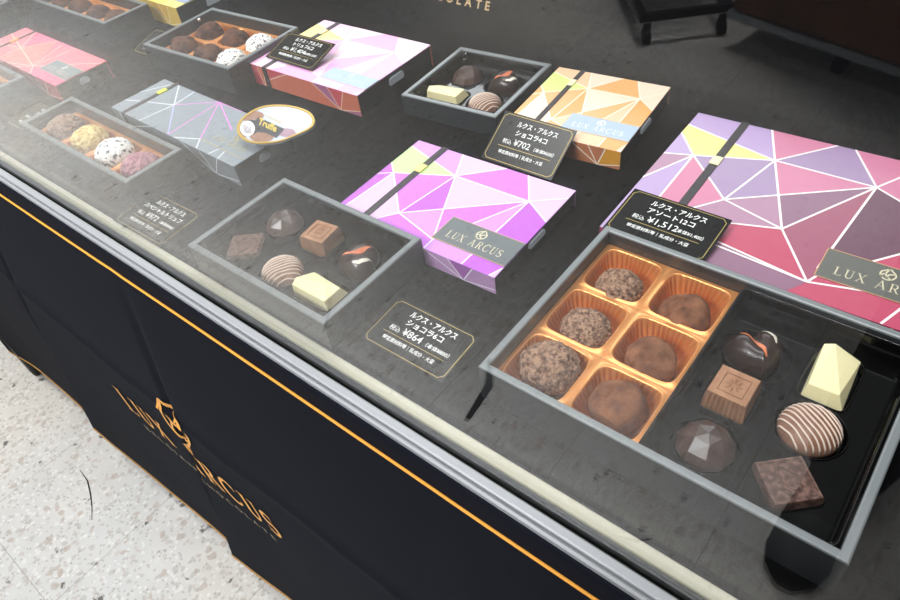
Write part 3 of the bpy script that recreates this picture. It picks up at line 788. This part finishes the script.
PAT2 = dict(F=[('r', [(0,0),(1,0),(1,1),(0,1)])]+[(k, [(u, _v(v)) for u, v in q]) for k, q in PAT2['F']], L=[tuple((u, _v(v)) for u, v in l) for l in PAT2['L']])
PAT3 = dict(F=[('p',[(0,0),(1,0),(1,1),(0,1)])], L=[((.289,.569),(.134,1),0),((.289,.569),(.272,1),0),((.289,.569),(.478,1),1),((.289,.569),(.135,.406),0),((.086,.357),(0,.246),0),((.289,.569),(.257,0),0),
 ((.289,.569),(.504,0),2),((.478,1),(.504,0),1),((.478,1),(.678,.181),1),((.478,1),(.75,.581),1),((.478,.99),(.672,1.0),1),((.678,.181),(.55,0),0),((.678,.181),(.729,0),0),((.086,.926),(0,.528),0),((.816,0),(.828,.165),0),((.888,0),(.868,.165),0)])
PAT4 = dict(F=[('p',[(0,0),(1,0),(1,1),(0,1)]),('q',[(.29,.46),(.141,1),(.6,1)]),('b',[(.29,.46),(.622,.187),(.285,0)]),('q',[(.622,.187),(.709,0),(1,0),(1,.2)]),('b',[(.29,.46),(.432,1),(.622,.187)])],
 L=[((.29,.46),(.622,.187)),((.29,.46),(.141,1)),((.29,.46),(.432,1)),((.29,.46),(.285,0)),((.409,0),(.622,.187)),((.622,.187),(.509,1)),((.622,.187),(.656,1)),((.622,.187),(.522,0)),((.622,.187),(.709,0)),((.622,.187),(1,.9)),((.29,.46),(0,.3)),((.29,.46),(0,.7))])
FR1 = [('a',[(0,0),(0,1),(.07,1),(.09,0)]),('c',[(.07,1),(.13,1),(.12,0),(.09,0)]),('a',[(.17,1),(.17,.45),(.36,1)]),('c',[(.17,.45),(.36,1),(.6,1),(.82,0),(.17,0)]),('e',[(.6,1),(.74,1),(.82,0)]),('a',[(.74,1),(.88,1),(.82,0)]),('h',[(.88,1),(1,1),(1,.25),(.82,.0)]),('e',[(1,.25),(1,0),(.82,0)])]
FL1 = [((.07,1),(.09,0)),((.13,1),(.10,0)),((.17,.45),(.36,1)),((.6,1),(.82,0)),((.74,1),(.82,0)),((.88,1),(.82,0)),((1,.25),(.82,0))]
PAL = {
 'purple': dict(p='#cf74e8', q='#c060de', b='#d494ea', l='#e6bcec', g='#c4f09a', a='#a85cb4', c='#c294c8', e='#c89ccc', line='#f8ecfa', plate='#707678', let='#e9e0c0', edge='#d8b27a', knot='#f2e08a'),  # a, c, e: front facets dulled, their shade put into the colour
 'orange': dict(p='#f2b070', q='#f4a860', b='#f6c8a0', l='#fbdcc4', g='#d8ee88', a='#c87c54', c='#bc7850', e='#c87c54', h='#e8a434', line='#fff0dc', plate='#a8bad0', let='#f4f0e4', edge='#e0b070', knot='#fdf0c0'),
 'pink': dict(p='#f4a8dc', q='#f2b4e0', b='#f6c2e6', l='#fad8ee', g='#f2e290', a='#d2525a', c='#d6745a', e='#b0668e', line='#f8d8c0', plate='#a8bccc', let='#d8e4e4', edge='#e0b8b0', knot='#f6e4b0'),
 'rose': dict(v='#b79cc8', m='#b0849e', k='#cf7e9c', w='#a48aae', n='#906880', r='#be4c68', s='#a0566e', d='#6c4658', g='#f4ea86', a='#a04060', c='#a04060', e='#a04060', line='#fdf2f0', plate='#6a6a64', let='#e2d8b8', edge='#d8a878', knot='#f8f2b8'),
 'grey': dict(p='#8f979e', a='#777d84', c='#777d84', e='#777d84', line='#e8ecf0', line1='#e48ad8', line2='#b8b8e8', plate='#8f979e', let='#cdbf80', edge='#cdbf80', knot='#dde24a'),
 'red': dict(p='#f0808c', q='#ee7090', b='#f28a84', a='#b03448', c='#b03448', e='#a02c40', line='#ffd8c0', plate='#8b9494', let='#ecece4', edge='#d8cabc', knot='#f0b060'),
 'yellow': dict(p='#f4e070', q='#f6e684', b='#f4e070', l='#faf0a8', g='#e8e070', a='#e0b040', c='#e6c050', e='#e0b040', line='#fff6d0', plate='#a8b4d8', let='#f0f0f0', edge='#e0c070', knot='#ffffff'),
}
m_ribbon = mat('ribbon_black', '#3a3638', .5, spec=.4)
m_end = mat('box_end', '#202226', .45, spec=.5)
m_tab = mat('tab_card', '#e6eef6', .4, spec=.5)
def gift(key, label, x, y, yaw, w, d, h, pat, plate=(.585,.11,1.0,.36), rib=(.165,.205), knotv=.70, ribs=None, lw=.0010, plate_on=True, front=True):
    b = thing('sleeved_gift_box', label, 'gift box', (x, y, DECK), R(yaw)); pal = PAL[key]
    mb = MB(); mb.box(.0012, .0008, .0004, w-.0012, d-.0008, h-.0008); mb.build('inner_box', m_end, b)
    pal = dict(pal); pal.setdefault('h', pal['c']); keys = sorted(set([q for q, _ in pat['F']]+['a','c','e','h'])); ci = {k: i for i, k in enumerate(keys)}
    PR = .34
    mats = [mat('print_%s_%s' % (key, k), pal[k], PR, .0, .55) for k in keys]
    li = [len(mats)]; mats.append(mat('print_%s_line' % key, pal['line'], PR, spec=.5))
    for k in ('line1', 'line2'):
        li.append(len(mats) if k in pal else li[0])
        if k in pal: mats.append(mat('print_%s_%s' % (key, k), pal[k], PR))
    mb = MB(); base = ci[pat['F'][0][0]]
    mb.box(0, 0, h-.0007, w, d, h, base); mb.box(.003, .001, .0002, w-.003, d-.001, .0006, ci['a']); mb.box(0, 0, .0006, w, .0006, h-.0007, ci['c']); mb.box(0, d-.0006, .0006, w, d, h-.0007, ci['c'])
    z = h+.00004
    for n_, (k, q) in enumerate(pat['F']):
        q = clip01(q)
        if len(q) >= 3: mb.flat([(u*w, v*d) for u, v in q], z+n_*.000006, ci[k])
    zl = z+len(pat['F'])*.000006+.00003
    for n_, ln in enumerate(pat['L']):
        a, c = ln[0], ln[1]; mi = li[ln[2]] if len(ln) > 2 else li[0]
        q = stroke([(a[0]*w, a[1]*d), (c[0]*w, c[1]*d)], lw)[0]
        q = clip01([(p[0]/w, p[1]/d) for p in q])
        if len(q) >= 3: mb.flat([(u*w, v*d) for u, v in q], zl+n_*.000004, mi)
    if front:
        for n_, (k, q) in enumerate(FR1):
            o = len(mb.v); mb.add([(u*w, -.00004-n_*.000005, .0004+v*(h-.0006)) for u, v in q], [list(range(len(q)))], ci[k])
        for a, c in FL1:
            q = stroke([(a[0]*w, a[1]*h), (c[0]*w, c[1]*h)], lw*.9)[0]
            q = clip01([(p[0]/w, p[1]/h) for p in q])
            mb.add([(u*w, -.0001, .0004+v*(h-.0006)) for u, v in q], [list(range(len(q)))], li[0])
    mb.build('sleeve', mats, b)
    # ribbon band round the sleeve with its knot
    r0, r1 = rib[0]*w, rib[1]*w; mb = MB()
    zt = h+.0006
    mb.box(r0, -.0006, h+.0002, r1, d+.0006, zt); mb.box(r0, -.0009, .0003, r1, -.0002, zt); mb.box(r0, d+.0002, .0003, r1, d+.0009, zt)
    rb = bevel(mb.build('ribbon', m_ribbon, b), .0002)
    kv = knotv*d; mb = MB(); mb.box(r0-.0004, kv-.0045, zt-.0004, r1+.0004, kv+.0045, zt+.0007)
    bevel(mb.build('gold_clasp', mat('clasp_%s' % key, pal['knot'], .35), rb), .0003)
    # name plate
    u0, v0, u1, v1 = plate; x0, y0_, x1, y1_ = u0*w, v0*d, u1*w, v1*d; zp = zl+.0003
    mb = MB()
    if plate_on:
        mb.box(x0, y0_, h+.00015, x1, y1_, zp); pl = mb.build('name_plate', mat('plate_%s' % key, pal['plate'], .35, .2), b)
        mb = MB(); e = .0005; z2 = zp+.00003
        for q in ([(x0,y0_),(x1,y0_),(x1,y0_+e),(x0,y0_+e)], [(x0,y1_-e),(x1,y1_-e),(x1,y1_),(x0,y1_)], [(x0,y0_),(x0+e,y0_),(x0+e,y1_),(x0,y1_)]): mb.flat(q, z2)
        mb.build('gold_border', mat('edge_%s' % key, pal['edge'], .35, .3), pl)
    else:
        pl = b; zp = zl+.0001
        mb.box(x0, y0_, zp, x1, y0_+.0006, zp+.0001); pl = mb.build('gold_rule', mat('edge_%s' % key, pal['edge'], .35, .3), b)
    ph = y1_-y0_; pw = x1-x0; mb = MB()
    put_serif(mb, 'LUX ARCUS', x0+pw*.12, x1-pw*.13, y0_+ph*.22, ph*.27, zp+.00006)
    put_emblem(mb, x0+pw*.49, y0_+ph*.73, ph*.30, ph*.36, zp+.00006, ph*.035)
    mb.build('lettering', mat('let_%s' % key, pal['let'], .4, .2), pl)
    # thumb notch showing the pale inner card on the right end
    mb = MB(); N = 12; rr = h*.20; y_0, y_1 = d*.40, d*.60; zc = h*.60
    pts = [(y_0, zc+rr*.55), (y_0+rr*.2, zc)]+[(y_0+rr*1.1, zc-rr*.75)]+[(y_1-rr*.8, zc-rr*.75), (y_1, zc-rr*.1), (y_1, zc+rr*.55)]
    pts = [(y_0, zc-rr*.5), (y_0+.001, zc-rr*.8), (y_1-.002, zc-rr*.8), (y_1-.0005, zc-rr*.4), (y_1-.001, zc+rr*.5), (y_1-.003, zc+rr*.8), (y_0+.003, zc+rr*.8), (y_0+.001, zc+rr*.4)]
    mb.add([(w-.0012, a, c) for a, c in pts]+[(w+.0004, a, c) for a, c in pts], [list(range(8)), list(range(8, 16))]+[(i, 8+i, 8+(i+1) % 8, (i+1) % 8) for i in range(8)])
    mb.build('thumb_tab', m_tab, b, fix=True)
    return b
gift('purple', 'bright purple and lilac gift box beside the box of six', -.3143,.2161,1.79,.1313,.0940,.0135, PAT1)
gift('orange', 'orange and peach gift box right of the small open box', -.2736,.3550,5.82,.0926,.0938,.0148, PAT1, plate=(.44,.135,1.0,.36), rib=(.205,.25), knotv=.78)
gift('pink', 'pale pink gift box with a price card lying on it', -.5322,.3257,1.44,.1333,.0969,.0195, PAT1, plate=(.60,.10,1.0,.29), rib=(.125,.165), knotv=.78)
gift('rose', 'large rose and mauve gift box behind the large open box', -.1513,.2836,1.5,.178,.142,.020, PAT2, plate=(.644,.128,1.0,.303), rib=(.168,.198), knotv=.65, lw=.0013)
gift('grey', 'slim silver-grey gift box partly under the oval sign', -.5886,.2147,-1.15,.1759,.0549,.018, PAT3, plate=(.69,.18,.99,.62), rib=(.100,.127), knotv=.72, plate_on=False, lw=.0011)
gift('red', 'slim coral red gift box at the left', -.8527,.2122,-.70,.1725,.0544,.018, PAT4, plate=(.695,.19,1.0,.56), rib=(.125,.150), knotv=.55, lw=.0011)
gift('yellow', 'yellow gift box cut by the top edge of the photo', -.8420,.3690,0,.1331,.0934,.023, PAT1, plate=(.56,.13,1.0,.40))

# ------------------------------------------------------------------ price cards
m_pc = mat('card_black', '#161717', .14, .0, .5)
m_pt = mat('card_print', '#f2f2ee', .5)
m_pg = mat('card_gold', '#b8a25e', .4, .4)
def price_card(label, name2, price, base, p, yaw, tilt, w=.0600, hgt=.0370, group=None):
    t = thing('price_card', label, 'price card', p, 0, group); t.rotation_euler = (R(tilt), 0, R(yaw))
    mb = MB(); c = .0
    mb.box(0, 0, 0, w, hgt, .0010); bevel(mb.build('plate', m_pc, t), .0002, 1)
    z = .00106; mb = MB(); e = .0016; n_ = .0026; lw = .00045
    def brd(e, n_, lw):
        a = []
        for cx, cy, sx, sy in ((e,e,1,1),(w-e,e,-1,1),(w-e,hgt-e,-1,-1),(e,hgt-e,1,-1)):
            q = [(cx+sx*0, cy+sy*n_)]+[(cx+sx*n_*(1-math.cos(R(u)))*0+sx*(n_*math.sin(R(u))*.75), cy+sy*(n_*(1-math.sin(R(u))*0)*math.cos(R(u))*.75)) for u in (15,45,75)]+[(cx+sx*n_, cy)]
            if sx*sy < 0: q = q[::-1]
            a += q
        a.append(a[0]); return stroke(a, lw)
    for q in brd(e, n_, lw): mb.flat(q, z)
    for q in stroke([(w*.13, hgt*.335), (w*.87, hgt*.335)], .0004): mb.flat(q, z)
    mb.build('gold_border', m_pg, t)
    mb = MB()
    put_text(mb, 'ルクス・アルクス', w*.53, hgt*.765, z, .0050, 'CENTER', bold=.0001, width=w*.56)
    put_text(mb, name2, w*.50, hgt*.60, z, .0050, 'CENTER', bold=.0001)
    put_text(mb, '税込', w*.165, hgt*.405, z, .0040, 'LEFT', bold=.00002, width=w*.125)
    put_text(mb, price, w*.32, hgt*.40, z, .0068, 'LEFT', bold=.00003)
    put_text(mb, base, w*.88, hgt*.41, z, .0034, 'RIGHT', bold=.00005, width=w*.27)
    put_text(mb, '特定原材料等｜乳成分・大豆', w*.18, hgt*.20, z, .0031, 'LEFT', width=w*.62, bold=.00005)
    mb.build('lettering', m_pt, t); return t
Z = CAMZ
price_card('black price card reading ¥864 before the box of six','ショコラ6コ','¥864','（本体¥800）',(-.2278,.1500,DECK+.0003),.6,4.0, hgt=.0352)
price_card('black price card reading ¥972 near the inner rail at left','スペシャルトリュフ','¥972','（本体¥900）',(-.4660,.1325,DECK+.0003),1.2,3.0, hgt=.0375)
price_card('black price card reading ¥1,512 propped on the rose gift box','アソート12コ','¥1,512','（本体¥1,400）',(-.1480,.2812,Z-.2642),0,5, hgt=.0385, w=.0605)
price_card('black price card reading ¥702 leaning on the orange gift box','ショコラ4コ','¥702','（本体¥650）',(-.2755,.3295,DECK+.0003),.6,31.0, hgt=.0400, w=.0605)
price_card('black price card reading ¥1,404 lying on the pink gift box','トリュフ6コ','¥1,404','（本体¥1,300）',(-.5255,.3395,Z-.2655),1,15, w=.0605, hgt=.0345)
price_card('black price card at the left edge beside the row of truffles','トリュフ4コ','¥972','（本体¥900）',(-.6990,.1600,DECK+.0003),1,3)
price_card('small black price card half hidden behind the six-truffle box','トリュフ6コ','¥1,404','（本体¥1,300）',(-.7150,.3075,DECK+.0003),3,14)

# ------------------------------------------------------------------ oval sign
OVZ = -.2595
ov = [(-0.01922, -0.02305), (-0.02963, -0.01253), (-0.03313, -0.00046), (-0.03179, 0.01056), (-0.02428, 0.01819), (-0.01364, 0.02314), (-0.00034, 0.02541), (0.01229, 0.02446), (0.02319, 0.01924), (0.02932, 0.012), (0.02997, 0.00456), (0.0268, -0.00617), (0.0228, -0.01588), (0.01325, -0.02404), (0.00254, -0.02803), (-0.00812, -0.02738)]      # outline of the board in metres, about its centre
ocx, ocy = -0.41660, 0.25965
sm = []
for i in range(len(ov)):
    p0, p1, p2, p3 = ov[i-1], ov[i], ov[(i+1) % len(ov)], ov[(i+2) % len(ov)]
    for k in range(4):
        t = k/4; sm.append(tuple(0.5*((2*p1[c])+(-p0[c]+p2[c])*t+(2*p0[c]-5*p1[c]+4*p2[c]-p3[c])*t*t+(-p0[c]+3*p1[c]-3*p2[c]+p3[c])*t**3) for c in (0, 1)))
sign = thing('oval_sign', 'gold-rimmed oval sign with truffles pictured, on the silver-grey box', 'sign', (ocx, ocy, CAMZ+OVZ))
loc = list(sm)
mb = MB(); mb.prism(loc, -.0014, -.0002); mb.build('board', mat('sign_face', '#c4ccd8', .22, .0, .5), sign)  # pale blue-grey base colour stands in for glare on the board
mb = MB(); inn = [(a*.93, b*.93) for a, b in loc]; n = len(loc)
mb.rings([[(a, b, -.0010) for a, b in loc], [(a, b, .0004) for a, b in loc], [(a, b, .0004) for a, b in inn], [(a, b, -.0010) for a, b in inn]], 0, False)
mb.build('gold_rim', mat('sign_gold', '#d8b048', .35, .4), sign, fix=True)
def sp(u, v):          # artwork units of the printed picture to metres on the board
    m_ = (1, u, v, u*u/1e3, u*v/1e3, v*v/1e3)
    return (sum(a*b for a, b in zip(m_, (-1.1812e-01, 1.4234e-04, 2.5039e-04, -6.8932e-06, -5.3031e-05, -6.6393e-05))), sum(a*b for a, b in zip(m_, (1.5727e-02, 7.1039e-05, -1.9024e-04, -3.6250e-06, -1.2836e-05, 5.7295e-05))))
mb = MB(); z = -.00012
def ell(cx, cy, rx, ry, mi, z, n=20, wob=0.0):
    pts = [sp(cx+rx*(1+wob*math.sin(5*k))*math.cos(2*math.pi*k/n), cy+ry*(1+wob*math.cos(7*k))*math.sin(2*math.pi*k/n)) for k in range(n)]
    mb.flat(pts, z, mi)
ell(335,212,48,26,0,z); ell(285,232,30,18,0,z+.00002); ell(370,342,72,30,0,z+.00003); ell(520,315,55,26,1,z+.00004); ell(262,318,28,24,0,z+.00005)
mb.flat([sp(*p) for p in ((285,238),(335,240),(350,222),(505,292),(488,318),(458,348),(395,318),(345,312),(318,330),(322,280))], z+.00007, 2)
ell(285,290,44,46,3,z+.00009)
for k in range(6): mb.flat([sp(255+k*9, 265+k*3), sp(259+k*9, 262+k*3), sp(275+k*7, 318), sp(270+k*7, 320)], z+.00011, 4)
mb.build('printed_picture', [mat('pic_brown','#9c7460',.3), mat('pic_rose','#a88494',.3), mat('pic_band','#3c3c40',.3), mat('pic_white','#f4f2f0',.3), mat('pic_grey','#8c8490',.3)], sign)
mb = MB(); a0 = Vector(sp(345,262)); a1 = Vector(sp(455,312)); ux = (a1-a0); Lx = ux.length; ux.normalize(); up = Vector(sp(385,212))-Vector(sp(362,272)); H = up.length; up.normalize()
vs, fs, xa, xb = text_mesh('Truffe', 1, 'LEFT', .03)
mb.add([tuple(a0+ux*((v[0]-xa)/(xb-xa)*Lx)+up*(v[1]*H*.85))+(z+.00013,) for v in vs], fs)
mb.build('gold_lettering', mat('sign_let', '#e6c850', .35, .2), sign); mb = MB()
a0 = Vector(sp(385,218)); a1 = Vector(sp(490,262)); ux = (a1-a0); Lx = ux.length; ux.normalize()
vs, fs, xa, xb = text_mesh('Chocolat', 1, 'LEFT', .0)
mb.add([tuple(a0+ux*((v[0]-xa)/(xb-xa)*Lx)+up*(v[1]*H*.35))+(z+.00013,) for v in vs], fs)
mb.build('gold_lettering', mat('sign_let', '#e6c850', .35, .2), sign)
mb = MB(); mb.box(-.006, -.003, -.0084, .000, .003, -.0014); mb.build('rest', m_black, sign)

# ------------------------------------------------------------------ across the aisle (seen mirrored in the pane)
m_wood = mat('brown_wood', '#7a4a28', .45); noise_color(m_wood, '#6a3f22', '#8c5832', 9, .35, .65)
m_steel = mat('grey_steel', '#9aa0a6', .35, .7)
def caster(mb_par, x, y, r=.035):
    mb = MB(); mb.tube([(x-.012, y, r), (x+.012, y, r)], r, 24); mb.box(x-.014, y-.006, r, x+.014, y+.006, r*2.6)
    return bevel(mb.build('caster', mat('caster_black', '#141414', .5), mb_par), .002)
cab = thing('wooden_cabinet', 'brown wooden counter on casters mirrored at the top right of the pane', 'cabinet', (-.80, -2.113, 0), R(17))
mb = MB(); mb.box(0, -.60, .135, 2.4, 0, 1.05); bevel(mb.build('cabinet_body', m_wood, cab), .004)
mb = MB(); mb.box(-.01, -.61, .108, 2.41, .012, .135); mb.build('steel_base_frame', m_steel, cab)
for x, y in ((.10,-.5),(.37,-.09),(1.3,-.09),(1.3,-.5),(2.3,-.09)): caster(cab, x, y, .036)
mb = MB(); mb.box(.30, -.16, 0, .325, -.135, .108); mb.build('support_leg', m_steel, cab)
cart = thing('wheeled_rack', 'dark rack base with two casters mirrored left of the counter', 'rack', (-1.065, -2.024, 0), R(-40.7))
m_rack = mat('rack_black', '#1b1b1d', .4)
mb = MB(); mb.box(-.03, -.012, .085, .30, .012, .112); mb.box(-.03, -.42, .085, .30, -.39, .112); mb.box(-.03, -.39, .085, 0, -.015, .112); mb.box(.27, -.39, .085, .30, -.015, .112)
mb.build('base_frame', m_rack, cart)
for x, y in ((0,0),(.27,0),(0,-.405),(.27,-.405)): caster(cart, x, y, .029)
for x, y in ((0,-.405),(.27,-.405)):
    mb = MB(); mb.box(x-.012, y-.012, .105, x+.012, y+.012, 1.5); mb.build('upright', m_rack, cart)
for z in (.5, .9, 1.3):
    mb = MB(); mb.box(-.03, -.42, z, .30, -.14, z+.02); mb.build('shelf_board', m_black, cart)

# ------------------------------------------------------------------ the photographer (seen mirrored in the pane)
def skinned(name, chains, m, parent, levels=1, root=0):
    """chains: list of lists of (x,y,z,r); consecutive points are joined, equal points merged"""
    me = bpy.data.meshes.new(name); V, E_, Rr = [], [], []; idx = {}
    for ch in chains:
        prev = None
        for p in ch:
            k = tuple(round(c, 4) for c in p[:3])
            if k not in idx: idx[k] = len(V); V.append(p[:3]); Rr.append(p[3])
            if prev is not None: E_.append((prev, idx[k]))
            prev = idx[k]
    me.from_pydata(V, E_, []); o = link(name, me, parent); me.materials.append(m)
    s = o.modifiers.new('k', 'SKIN'); s.use_smooth_shade = True
    for i, sv in enumerate(me.skin_vertices[0].data):
        r = Rr[i]; sv.radius = r if isinstance(r, tuple) else (r, r); sv.use_root = (i == root)
    u = o.modifiers.new('u', 'SUBSURF'); u.levels = levels; u.render_levels = levels
    return o
m_skin = mat('skin', '#c99a7c', .5, sub=.1); m_trs = mat('dark_trousers', '#07070a', .85, spec=.2); m_coat = mat('dark_jacket', '#0b0c10', .8, spec=.2); m_hair = mat('dark_hair', '#17110e', .6); m_shoe = mat('black_shoes', '#050505', .55, spec=.3)
pz = 0
per = thing('person', 'person in dark jacket, dark trousers and black shoes mirrored in the pane', 'person', (0, 0, 0))
hx, hy = .14, -.60      # hip position
head = Vector((.12, -.40, 1.50))
body = skinned('body', [
 [(hx,hy,.93,.12),(hx-.01,hy+.01,1.08,.115),(hx-.01,hy+.03,1.24,.125),(hx-.015,hy+.05,1.36,.085),(hx-.02,hy+.09,1.42,.05),(hx-.02,hy+.13,1.49,.07),(hx-.02,hy+.15,1.56,.083),(hx-.02,hy+.15,1.63,.06)],
 [(hx,hy,.93,.12),(hx+.09,hy,.88,.085),(hx+.10,hy+.03,.50,.055),(hx+.10,hy+.00,.13,.038),(hx+.10,hy+.02,.06,.036)],
 [(hx,hy,.93,.12),(hx-.07,hy,.88,.085),(hx-.07,hy+.03,.50,.055),(hx-.10,hy+.02,.13,.038),(hx-.10,hy+.03,.06,.036)],
 [(hx-.015,hy+.05,1.36,.085),(hx+.15,hy+.05,1.34,.055),(hx+.19,hy+.14,1.14,.043),(hx+.04,hy+.39,1.155,.030),(hx-.02,hy+.45,1.17,.022)],
 [(hx-.015,hy+.05,1.36,.085),(hx-.18,hy+.05,1.34,.055),(hx-.27,hy+.14,1.14,.043),(hx-.24,hy+.39,1.155,.030),(hx-.21,hy+.45,1.17,.022)]], m_skin, per)
skinned('trousers', [
 [(hx,hy,.99,.135),(hx,hy,.92,.145)],
 [(hx,hy,.92,.145),(hx+.09,hy,.84,.11),(hx+.10,hy+.03,.50,.092),(hx+.10,hy-.01,.12,.080),(hx+.10,hy-.01,.07,.080)],
 [(hx,hy,.92,.145),(hx-.07,hy,.84,.11),(hx-.065,hy+.03,.50,.092),(hx-.09,hy+.00,.12,.080),(hx-.09,hy+.00,.07,.080)]], m_trs, per, root=1)
skinned('jacket', [
 [(hx,hy,.86,.155),(hx-.01,hy+.01,1.08,.14),(hx-.01,hy+.03,1.24,.15),(hx-.015,hy+.05,1.35,.11),(hx-.02,hy+.085,1.40,.07)],
 [(hx-.015,hy+.05,1.35,.11),(hx+.15,hy+.05,1.33,.072),(hx+.19,hy+.14,1.14,.058),(hx+.06,hy+.36,1.152,.042)],
 [(hx-.015,hy+.05,1.35,.11),(hx-.18,hy+.05,1.33,.072),(hx-.27,hy+.14,1.14,.058),(hx-.245,hy+.36,1.152,.042)]], m_coat, per)
for sx, fy in ((.10, 0), (-.10, .02)):
    mb = MB(); cx, cy = hx+sx, hy+fy; rr = []
    for yy, hw, hh in ((-.075,.02,.05),(-.06,.036,.085),(-.02,.042,.095),(.04,.044,.088),(.10,.050,.066),(.16,.052,.052),(.195,.040,.042),(.212,.017,.024)):
        rr.append([(cx+hw*math.cos(R(a)), cy+yy, max(.001, hh/2+hh/2*math.sin(R(a)))) for a in range(0, 360, 24)])
    mb.rings(rr, 0, True, True, True); mb.build('shoe', m_shoe, per, fix=True)
# hands with five fingers round the phone's edges are held in front of the chest, below the lens
for side in (1, -1):
    bx, by, bz = (hx-.02, hy+.45, 1.17) if side == 1 else (hx-.21, hy+.45, 1.17)
    ch = [[(bx,by,bz,.022),(bx-side*.006,by+.035,bz+.004,(.030,.016)),(bx-side*.008,by+.065,bz+.006,(.034,.014))]]
    for k, L in enumerate((.9,1.05,1.0,.8)):
        ox = (k-1.5)*.016
        ch.append([(bx-side*.008,by+.065,bz+.006,(.034,.014)),(bx-side*.008+ox,by+.085,bz+.006,.0088),(bx-side*.012+ox,by+.085+.02*L,bz-.008,.008),(bx-side*.014+ox,by+.085+.024*L,bz-.026*L,.007)])
    ch.append([(bx-side*.006,by+.035,bz+.004,(.030,.016)),(bx-side*.038,by+.050,bz+.008,.011),(bx-side*.050,by+.070,bz+.006,.009),(bx-side*.052,by+.088,bz+.002,.0075)])
    skinned('hand', ch, m_skin, per, levels=1)
hc = Vector((hx-.02, hy+.15, 1.585)); mb = MB(); rr = []
for k in range(1, 12):
    a = math.pi*k/12; z = math.cos(a); r = math.sin(a)
    rr.append([(hc.x+.083*r*math.cos(R(q)), hc.y-.012+.100*r*math.sin(R(q)), hc.z+.02+.105*z) for q in range(0, 360, 15) ])
keep = []
mb.rings(rr[:6], 0, True, True, False)
mb.build('hair', m_hair, per, fix=True)
mb = MB()
for sx in (-1, 1):
    mb.tube([(hc.x+sx*.030, hc.y+.070, hc.z-.012), (hc.x+sx*.030, hc.y+.080, hc.z-.012), (hc.x+sx*.030, hc.y+.084, hc.z-.012)], [.013, .011, .004], 12)
mb.build('eyes', mat('eye', '#241a16', .2), per)
mb = MB(); mb.tube([(hc.x, hc.y+.078, hc.z), (hc.x, hc.y+.092, hc.z-.025), (hc.x, hc.y+.098, hc.z-.040), (hc.x, hc.y+.084, hc.z-.048)], [.007, .010, .014, .008], 10); mb.build('nose', m_skin, per)
mb = MB(); mb.tube([(hc.x-.022, hc.y+.074, hc.z-.070), (hc.x, hc.y+.082, hc.z-.070), (hc.x+.022, hc.y+.074, hc.z-.070)], [.003, .006, .003], 10); mb.build('mouth', mat('lips', '#a05e52', .5), per)
for sx in (-1, 1):
    mb = MB(); mb.tube([(hc.x+sx*.078, hc.y, hc.z+.01), (hc.x+sx*.088, hc.y-.006, hc.z-.008), (hc.x+sx*.080, hc.y, hc.z-.035)], [.006, .013, .006], 10); mb.build('ear', m_skin, per)

# ------------------------------------------------------------------ light
wd = bpy.data.worlds.new('world'); SC.world = wd; wd.use_nodes = True
wd.node_tree.nodes['Background'].inputs[0].default_value = (.93, .96, 1, 1); wd.node_tree.nodes['Background'].inputs[1].default_value = .22
def area(name, loc, target, sx, sy, power, col=(1, 1, 1)):
    l = bpy.data.lights.new(name, 'AREA'); l.shape = 'RECTANGLE'; l.size = sx; l.size_y = sy; l.energy = power; l.color = col
    o = bpy.data.objects.new(name, l); COL.objects.link(o); o.location = loc
    o.rotation_euler = (Vector(target)-Vector(loc)).to_track_quat('-Z', 'Y').to_euler(); return o
area('area_lamp', (-.3, .5, 2.7), (-.3, .3, .9), 1.6, .7, 25, (.97, .98, 1))
l = area('area_lamp', (-.9, -1.5, 2.7), (-.5, .12, .75), 1.6, .5, 8, (.95, .97, 1)); l.data.spread = R(50)  # added fill from the front, brightens the drape and box fronts
l = area('area_lamp', (-2.1, -.1, 2.75), (-2.1, -.1, 0), 2.8, .7, 15, (1, .99, .97)); l.data.spread = R(70)
l = area('area_lamp', (-3.6, -.5, 2.75), (-3.6, -.5, 0), 2.0, 1.2, 14, (1, 1, 1)); l.data.spread = R(60)  # added lamp, brightens the far left floor mirrored in the pane
l = area('area_lamp', (-.9, -2.25, 2.75), (-.9, -2.25, 0), 2.4, .3, 13, (1, .99, .98)); l.data.spread = R(38)
area('area_lamp', (-1.15, 1.9, 1.95), (-.5, .35, .92), 2.4, .40, 17, (.93, .97, 1))
